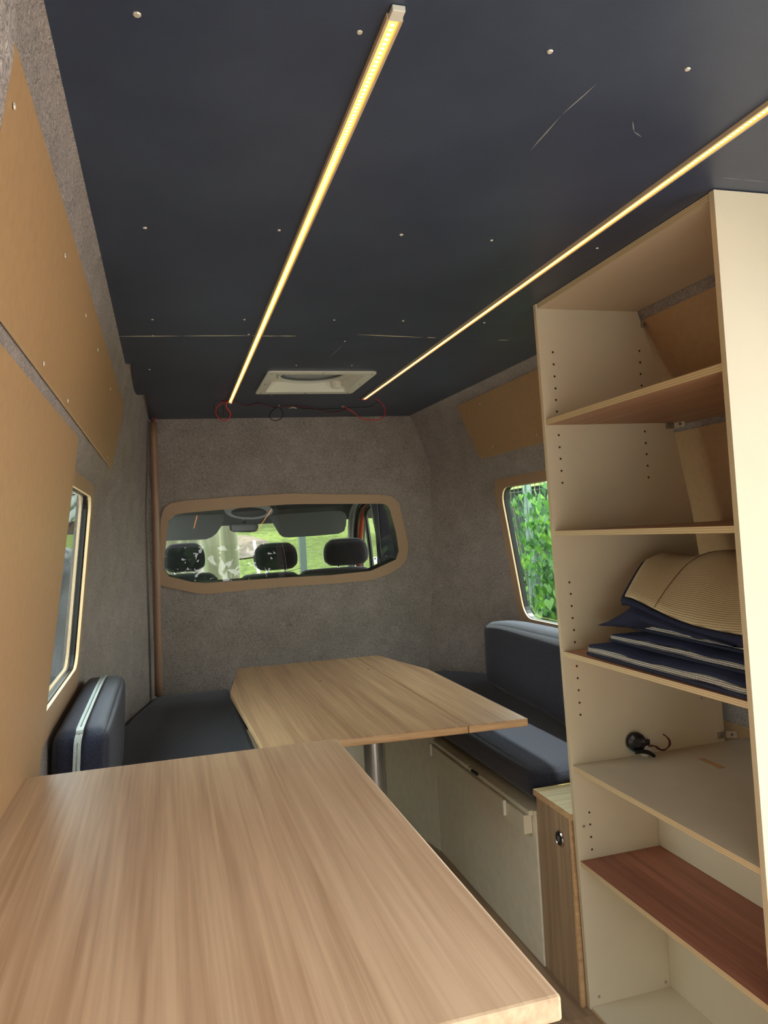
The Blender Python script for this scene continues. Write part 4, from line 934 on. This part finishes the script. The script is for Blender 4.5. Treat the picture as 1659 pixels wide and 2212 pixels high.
# sun visors
VM = simple('grey_visor_vinyl', (70, 75, 70), 0.7, nz=0.04, nscale=60)
def visor(pts, y, label):
    o = prism('sun_visor', px_poly(pts, y), (0, 0.018, 0.0), VM, None, bv=0.004)
    o.name = 'sun_visor'; W[o.name] = W.get(o.name, o.location.copy()); tag(o, label, 'sun visor', 'sun visors over the windscreen'); return o
v1 = visor([(340, 1100), (362, 1112), (375, 1112), (482, 1112), (484, 1122), (478, 1137), (468, 1152), (458, 1160), (445, 1165), (430, 1166), (362, 1168), (335, 1168)], 4.86, 'grey sun visor folded down at the left of the windscreen')
v2 = visor([(583, 1118), (590, 1112), (604, 1110), (722, 1103), (738, 1104), (746, 1109), (749, 1118), (748, 1135), (744, 1147), (732, 1153), (690, 1157), (625, 1161), (612, 1160), (604, 1154)], 4.88, 'grey sun visor folded down at the right of the windscreen')
# interior mirror
y_m = 4.98
im = thing('rearview_mirror', 'black interior mirror hanging below the roof console', 'mirror', tuple(at(527, 1140, 'y', y_m)))
prism('mirror_housing', px_poly([(496, 1136), (498, 1132), (503, 1130), (548, 1130), (557, 1132), (558, 1136), (558, 1144), (555, 1148), (540, 1150), (504, 1149), (497, 1145)], y_m), (0, 0.03, 0), BLACK, im, bv=0.004)
prism('mirror_glass', px_poly([(500, 1135), (555, 1134), (554, 1145), (501, 1147)], y_m - 0.0015), (0, 0.001, 0), simple('mirror_glass', (46, 50, 48), 0.15), im)  # dim reflection put into a flat dark grey colour
tube('mirror_stem', [at(527, 1131, 'y', y_m + 0.015), at(527, 1118, 'y', y_m + 0.03), at(527, 1112, 'y', y_m + 0.03)], 0.012, BLACK, im, n=10)
# roof console: oval grey bezel with a dark dished pocket
rc = thing('roof_console', 'oval grey roof console with dark pocket above the mirror', 'console', tuple(at(535, 1112, 'y', 4.8)))
oc = lambda a, b, rx, rz, y, n=28: [at(a + rx * math.cos(t * 2 * math.pi / n) * 1.0, b + rz * math.sin(t * 2 * math.pi / n), 'y', y) for t in range(n)]
CGL = simple('light_grey_console', (128, 132, 128), 0.5)
o_out = oc(538, 1104, 52, 18, 4.80); o_in = oc(538, 1107, 39, 11, 4.80)
prism('bezel', o_out, (0, 0.05, 0.01), CGL, rc, holes=[o_in], bv=0)
prism('pocket', [p + Vector((0, 0.03, 0)) for p in oc(538, 1107, 41, 12.5, 4.80)], (0, 0.01, 0), simple('pocket_dark', (34, 37, 36), 0.4), rc)
prism('visor_rail', px_poly([(600, 1092), (735, 1085), (738, 1092), (602, 1101)], 4.9), (0, 0.03, 0), BLACKM, cab, bv=0)

# ================================================================== OUTSIDE
def terr(x, y):
    h = -0.62
    if y > 7: h += (y - 7) * 0.085 + 0.0016 * (y - 7) ** 2
    h += 0.05 * noise.noise(Vector((x * 0.4, y * 0.4, 0)))
    return h
GR = None
def grassmat():
    m, nt, b = newmat('meadow_grass'); L = nt.links.new; N = nt.nodes.new; tc = N('ShaderNodeTexCoord')
    n1 = N('ShaderNodeTexNoise'); n1.inputs['Scale'].default_value = 6; n1.inputs['Detail'].default_value = 8; n1.inputs['Roughness'].default_value = 0.8; L(tc.outputs['Object'], n1.inputs['Vector'])
    r = N('ShaderNodeValToRGB'); e = r.color_ramp.elements; e[0].position = 0.32; e[0].color = lin((40, 66, 20)); e[1].position = 0.66; e[1].color = lin((136, 154, 60)); L(n1.outputs['Fac'], r.inputs[0]); L(r.outputs[0], b.inputs['Base Color'])
    bp = N('ShaderNodeBump'); bp.inputs['Strength'].default_value = 1; bp.inputs['Distance'].default_value = 0.05; L(n1.outputs['Fac'], bp.inputs['Height']); L(bp.outputs[0], b.inputs['Normal']); b.inputs['Roughness'].default_value = 1; return m
GRM = grassmat()
vs = []; fs = []; xs = [-20 + i * 1.0 for i in range(41)]; ys = [-14 + j * 1.0 for j in range(55)]
for y in ys:
    for x in xs: vs.append((x, y, terr(x, y)))
for j in range(len(ys) - 1):
    for i in range(len(xs) - 1): a = j * len(xs) + i; fs.append((a, a + 1, a + 1 + len(xs), a + len(xs)))
g = mk('ground', vs, fs, GRM, None, smooth=True); tag(g, 'sunlit green meadow rising beyond the windscreen', 'ground', kind='structure')
gv = mk('bounce_yard', [(-14, -14, 0), (14, -14, 0), (14, 2.4, 0), (2.3, 3.4, 0), (2.3, 6.0, 0), (-2.6, 6.0, 0), (-14, 6.0, 0)], [(0, 1, 2, 3, 4, 5, 6)], simple('bounce_gravel', (150, 144, 134), 1.0, nz=0.25, nscale=20, bump=0.6), None)  # unseen gravel ground, added to bounce untinted light up into the van
gv.location.z = -0.53; tag(gv, 'unseen pale gravel yard added to bounce neutral light into the van', 'bounce_yard', kind='structure')
def blades(name, region, n, hgt, mat, label, parent=None):
    vs = []; fs = []; cs = []
    for i in range(n):
        x = random.uniform(region[0], region[1]); y = random.uniform(region[2], region[3]); z = terr(x, y); a = random.uniform(0, 3.14); h = hgt * random.uniform(.5, 1.3)
        dx, dy = math.cos(a) * 0.008, math.sin(a) * 0.008; lx, ly = random.uniform(-.4, .4) * h, random.uniform(-.4, .4) * h; b = len(vs)
        vs += [(x - dx, y - dy, z - 0.01), (x + dx, y + dy, z - 0.01), (x + lx * .5 + dx * .6, y + ly * .5 + dy * .6, z + h * .6), (x + lx, y + ly, z + h)]
        fs += [(b, b + 1, b + 2), (b, b + 2, b + 3)]
    o = mk(name, vs, fs, mat, None); tag(o, label, 'grass', kind='stuff'); return o
BL = simple('grass_blade', (104, 138, 44), 0.8, nz=0.3, nscale=3)
blades('meadow_grass', (-0.5, 6.5, 7.5, 15), 14000, 0.16, BL, 'long bright grass growing in front of the windscreen')
# brown dug bed on the slope
q = []
for (a, b) in ((509, 1157), (530, 1156), (575, 1164), (583, 1175), (585, 1193), (575, 1200), (545, 1204), (512, 1208)):
    d = ray(a, b); t = 3.0
    while t < 60:
        p = EYE + d * t
        if p.z < terr(p.x, p.y) + 0.03: break
        t += 0.02
    q.append(p)
soil = simple('dug_soil', (112, 100, 84), 1.0, nz=0.35, nscale=5, bump=1.0)
cen2 = sum(q, Vector()) / len(q); vs = [cen2 + Vector((0, 0, 0.12))]
rings = 7
for r_ in range(1, rings + 1):
    for p in q: 
        w_ = cen2.lerp(p, r_ / rings); w_.z = terr(w_.x, w_.y) + 0.10 * (1 - r_ / rings) + 0.02 + random.uniform(-.02, .03); vs.append(w_)
m8 = len(q); fs = [(0, 1 + i, 1 + (i + 1) % m8) for i in range(m8)]
for r_ in range(rings - 1):
    for i in range(m8): a = 1 + r_ * m8; fs.append((a + i, a + m8 + i, a + m8 + (i + 1) % m8, a + (i + 1) % m8))
so2 = mk('soil_bed', vs, fs, soil, None, smooth=True); tag(so2, 'bare brown dug patch in the meadow left of the middle headrest', 'soil bed')
# pale tarpaulin curtain hanging in front of the cab, left
TARP = simple('pale_tarpaulin', (150, 152, 122), 0.6, nz=0.04, nscale=3)
vs = []; fs = []; NU, NV = 60, 24
T0 = at(330, 1100, 'y', 7.6); T1 = at(509, 1100, 'y', 7.6)
for i in range(NU + 1):
    u = i / NU
    for j in range(NV + 1):
        v_ = j / NV; z = lv(v_, -0.6, 2.5); x = lv(u, T0.x - 0.35, T1.x)
        y = 7.6 + 0.07 * math.sin(u * 38 + v_ * 7) + 0.05 * math.sin(u * 15 - v_ * 11); vs.append((x, y, z))
for i in range(NU):
    for j in range(NV): a = i * (NV + 1) + j; fs.append((a, a + NV + 1, a + NV + 2, a + 1))
cur = mk('tarpaulin', vs, fs, TARP, None, smooth=True); tag(cur, 'pale cream tarpaulin hanging in folds beyond the driver seat', 'tarpaulin')
cm = cur.modifiers.new('thickness', 'SOLIDIFY'); cm.thickness = 0.006
# posts and wire fence
TEAL = simple('weathered_teal_post', (84, 100, 92), 0.7)
pt = at(652, 1160, 'y', 8.4); o = box('fence_post', pt.x - 0.036, pt.x + 0.036, 8.36, 8.44, terr(pt.x, 8.4), 1.9, TEAL, None, bv=0.004); tag(o, 'grey-green fence post between the middle and right headrests', 'post')
pt2 = at(549, 1175, 'y', 11.5); o = tube('fence_stake', [(pt2.x + 0.12, 11.4, terr(pt2.x, 11.4)), (pt2.x, 11.5, pt2.z + 0.05)], 0.022, simple('white_stake', (230, 228, 218), 0.7), None); tag(o, 'leaning white stake beside the brown soil bed', 'stake')
fw = thing('wire_fence', 'thin wire mesh fence standing across the meadow', 'fence', (2.0, 8.44, terr(2, 8.4)))
WIR = simple('fence_wire', (170, 178, 170), 0.4, metal=0.6)
vs = []; fs = []
def addbox(x0, x1, y0, y1, z0, z1):
    b = len(vs); vs.extend(boxv(x0, x1, y0, y1, z0, z1)); fs.extend([tuple(b + q_ for q_ in f) for f in BF])
for z in (-0.45, -0.3, -0.15, 0.0, 0.15, 0.35, 0.55, 0.8): addbox(-1.0, 6.0, 8.44, 8.443, z + 0.3, z + 0.303)
for i in range(47): addbox(-1.0 + i * 0.15, -0.998 + i * 0.15, 8.44, 8.443, -0.6, 1.1)
mk('wire_mesh', vs, fs, WIR, fw, kind='stuff')
# far trees
LEAFD = simple('distant_foliage', (84, 112, 64), 0.9, nz=0.5, nscale=2.5, bump=1.0)
TRUNK = simple('bark', (92, 78, 62), 0.9, nz=0.2, nscale=10)
def blob_tree(x, y, h, r, label):
    t = thing('tree', label, 'tree', (x, y, terr(x, y)), 'trees beyond the meadow'); z0 = terr(x, y)
    tube('trunk', [(x, y, z0 - 0.1), (x + 0.1, y, z0 + h * 0.5)], 0.14, TRUNK, t, n=8)
    vs = []; fs = []
    for k_ in range(4200):
        a = random.uniform(0, 6.28); c_ = random.uniform(-1, 1); rr = r * random.uniform(0.45, 1.05); s_ = math.sqrt(1 - c_ * c_)
        p = Vector((x + rr * s_ * math.cos(a), y + rr * s_ * math.sin(a), z0 + h * 0.55 + rr * c_ * h / r / 2.2)); e1_ = Vector((random.uniform(-1, 1), random.uniform(-1, 1), random.uniform(-1, 1))).normalized(); e2_ = e1_.orthogonal().normalized(); w_ = r * 0.065
        b = len(vs); vs += [p - e1_ * w_, p + e2_ * w_ * .6, p + e1_ * w_, p - e2_ * w_ * .6]; fs.append((b, b + 1, b + 2, b + 3))
    mk('crown', vs, fs, LEAFD, t, kind='stuff')
lab = ['far tree behind the rear view mirror', 'farthest tree, behind the right sun visor', 'far tree seen beside the right windscreen pillar']
for i, (x, y) in enumerate(((3.2, 28), (8.0, 34), (7.0, 20.5))): blob_tree(x, y, 7 + (i % 3), 3.2, lab[i])

for i, (x, y) in enumerate(((-6.4, -10.5), (-1.1, -9.8), (4.2, -10.0), (9.6, -11.0))):
    blob_tree(x, y, 7.5, 2.65, ['dark tree behind the van, leftmost of four', 'dark tree behind the van, second from the left of four', 'dark tree behind the van, third from the left of four', 'dark tree behind the van, rightmost of four'][i])
# vine-covered fence outside the right window
hd = thing('vine_hedge', 'wall of climbing heart-leaved vines outside the right window', 'hedge', (3.1, 5.6, terr(3.1, 5.6)))
def leafmesh(s):
    pts = [(0, -0.02), (0.30, -0.30), (0.55, -0.05), (0.5, 0.35), (0.25, 0.75), (0, 1.1), (-0.25, 0.75), (-0.5, 0.35), (-0.55, -0.05), (-0.30, -0.30)]
    vs = [(0, 0.35, 0.0)] + [(x, y, 0.12 * abs(x) * 1.6 - 0.10 * (y > 0.9)) for x, y in pts]; n_ = len(pts)
    fs = [(0, 1 + i, 1 + (i + 1) % n_) for i in range(n_)]
    me = bpy.data.meshes.new('leaf'); me.from_pydata([(a * s, b * s, c * s) for a, b, c in vs], [], fs); return me
def leafmat(name, rgb):
    m, nt, b = newmat(name); b.inputs['Base Color'].default_value = lin(rgb); b.inputs['Roughness'].default_value = 0.5
    L = nt.links.new; tr = nt.nodes.new('ShaderNodeBsdfTranslucent'); tr.inputs[0].default_value = lin([min(255, c * 1.25) for c in rgb]); mx = nt.nodes.new('ShaderNodeMixShader'); mx.inputs[0].default_value = 0.35
    L(b.outputs[0], mx.inputs[1]); L(tr.outputs[0], mx.inputs[2]); L(mx.outputs[0], nt.nodes['Material Output'].inputs[0]); return m
LM = [leafmat('vine_leaf', (66, 112, 44)), leafmat('vine_leaf_light', (98, 142, 54)), leafmat('vine_leaf_deep', (40, 80, 36))]
lms = []
for m in LM:
    me = leafmesh(0.062); me.materials.append(m)
    for p_ in me.polygons: p_.use_smooth = True
    lms.append(me)
def leaf_rot():
    from mathutils import Euler
    # leaf tip hangs down, blade faces the van (-x) with scatter
    base = Matrix(((0, 0, -1), (1, 0, 0), (0, -1, 0)))  # local x->y, local y->-z, local z->-x
    return Euler((random.uniform(-.7, .7), random.uniform(-.6, .6), random.uniform(-.7, .7))).to_matrix().to_4x4() @ base.to_4x4()
hx = 2.85
cnt = 0
def hz_top(y): return 1.55 + 0.10 * math.sin(y * 3.1) if y < 5.75 else 1.0 + 0.55 * max(0, math.sin(y * 4)) 
vis = []; rest = []
for i in range(8500):
    y = random.uniform(4.3, 7.6); z = random.uniform(-0.55, 1.75)
    if y > 5.62 and random.random() < 0.55: continue
    if z > (1.50 + 0.08 * math.sin(y * 9) if y < 5.62 else 1.55) and random.random() < 0.9: continue
    x = hx + random.random() ** 1.3 * 0.35 + (0.25 if y > 5.62 else 0)
    (vis if (4.6 < y < 6.4 and z > -0.1 and x < hx + 0.14) else rest).append((x, y, z))
random.shuffle(vis)
for (x, y, z) in vis[:280]:
    o = bpy.data.objects.new('leaf', random.choices(lms, [5, 4, 3])[0]); COL.objects.link(o); o.parent = hd
    o.matrix_local = Matrix.Translation(Vector((x - 0.02, y, z)) - W[hd.name]) @ leaf_rot() @ Matrix.Scale(random.uniform(0.8, 1.4), 4)
lv_ = [v_.co.copy() for v_ in lms[0].vertices]; lf_ = [tuple(p_.vertices) for p_ in lms[0].polygons]
vs = []; fs = []; fi = []
for (x, y, z) in vis[280:] + rest:
    M_ = Matrix.Translation((x + 0.03, y, z)) @ leaf_rot() @ Matrix.Scale(random.uniform(0.6, 1.2), 4); b = len(vs); vs += [M_ @ c_ for c_ in lv_]; fs += [tuple(b + q_ for q_ in f) for f in lf_]; fi += [random.choice((0, 0, 1, 2, 2))] * len(lf_)
mk('leaf_mass', vs, fs, LM, hd, fi=fi, smooth=True, kind='stuff')
vs = []; fs = []
for i in range(40): addbox(hx + 0.36, hx + 0.365, 4.3 + i * 0.085, 4.304 + i * 0.085, -0.6, 2.0)
for i in range(16): addbox(hx + 0.36, hx + 0.365, 4.3, 7.7, -0.5 + i * 0.16, -0.496 + i * 0.16)
mk('support_mesh', vs, fs, simple('dark_wire', (90, 100, 96), 0.5, metal=0.5), hd, kind='stuff')
pz = at(1140, 1080, 'x', hx + 0.45); o = box('fence_post', hx + 0.42, hx + 0.48, pz.y - 0.03, pz.y + 0.03, -0.65, 2.2, simple('grey_post', (130, 150, 140), 0.6), None, bv=0.004); tag(o, 'pale upright post in the vine hedge outside the right window', 'post')
# dark shed behind the hedge
sh_ = thing('shed', 'dark shed with pale roof edge behind the vine hedge', 'shed', (6.0, 9.0, -0.62))
box('wall', 4.6, 7.2, 7.4, 12.0, -0.62, 1.75, simple('dark_shed_boards', (38, 52, 46), 0.9, nz=0.2, nscale=6), sh_, bv=0)
prism('roof', [(4.3, 7.2, 1.76), (7.4, 7.2, 2.5), (7.4, 12.2, 2.5), (4.3, 12.2, 1.76)], (0, 0, 0.08), simple('pale_roofing', (176, 184, 180), 0.5), sh_)
# left outside: tarp-covered load under a tiled roof
lt = thing('lean_to', 'tiled lean-to roof seen through the left window', 'shed roof', (-1.6, 7.0, -0.6))
TILE = simple('grey_roof_tile', (150, 156, 148), 0.7, nz=0.1, nscale=8)
me0 = None
for r_ in range(7):
    for c_ in range(9):
        x0 = -2.6 + c_ * 0.24; y0 = 6.2 + r_ * 0.30; z0 = 1.52 + r_ * 0.14
        if me0 is None:
            vs = []; fs = []
            for i in range(7):
                a = i / 6; zz_ = 0.035 * math.sin(a * 2 * math.pi)
                for (yy, dz) in ((0, 0), (0.34, 0.12)):
                    vs.append((a * 0.25, yy, dz + zz_)); vs.append((a * 0.25, yy, dz + zz_ - 0.02))
            for i in range(6):
                a = i * 4; b = a + 4; fs += [(a, b, b + 2, a + 2), (a + 1, a + 3, b + 3, b + 1), (a, a + 1, b + 1, b), (a + 2, b + 2, b + 3, a + 3)]
            o = mk('tile', [(x + x0, y + y0, z + z0) for x, y, z in vs], fs, TILE, lt, smooth=True); me0 = o.data; off0 = o.location - Vector((x0, y0, z0)) 
        else:
            o = bpy.data.objects.new('tile', me0); COL.objects.link(o); o.parent = lt; o.location = off0 + Vector((x0, y0, z0))
for x in (-2.5, -0.62): box('post', x - 0.05, x + 0.05, 6.25, 6.35, -0.62, 1.5, TRUNK, lt)
box('beam', -2.6, -0.55, 6.22, 6.34, 1.40, 1.50, TRUNK, lt)
tl = softbox('covered_load', (-2.5, 6.5, -0.62), (-0.75, 8.0, 1.25), 0.25, 0.06, simple('grey_blue_sheeting', (112, 118, 128), 0.35, nz=0.1, nscale=3), None, n=40, M=lambda p: p + Vector((noise.noise(p * 2.2), noise.noise(p * 2.2 + Vector((9, 0, 0))), noise.noise(p * 1.7 + Vector((0, 7, 0))) * (1 if p.z > 0 else 0))) * 0.16)
tag(tl, 'load covered in crumpled grey-blue plastic sheeting outside the left window', 'covered load')
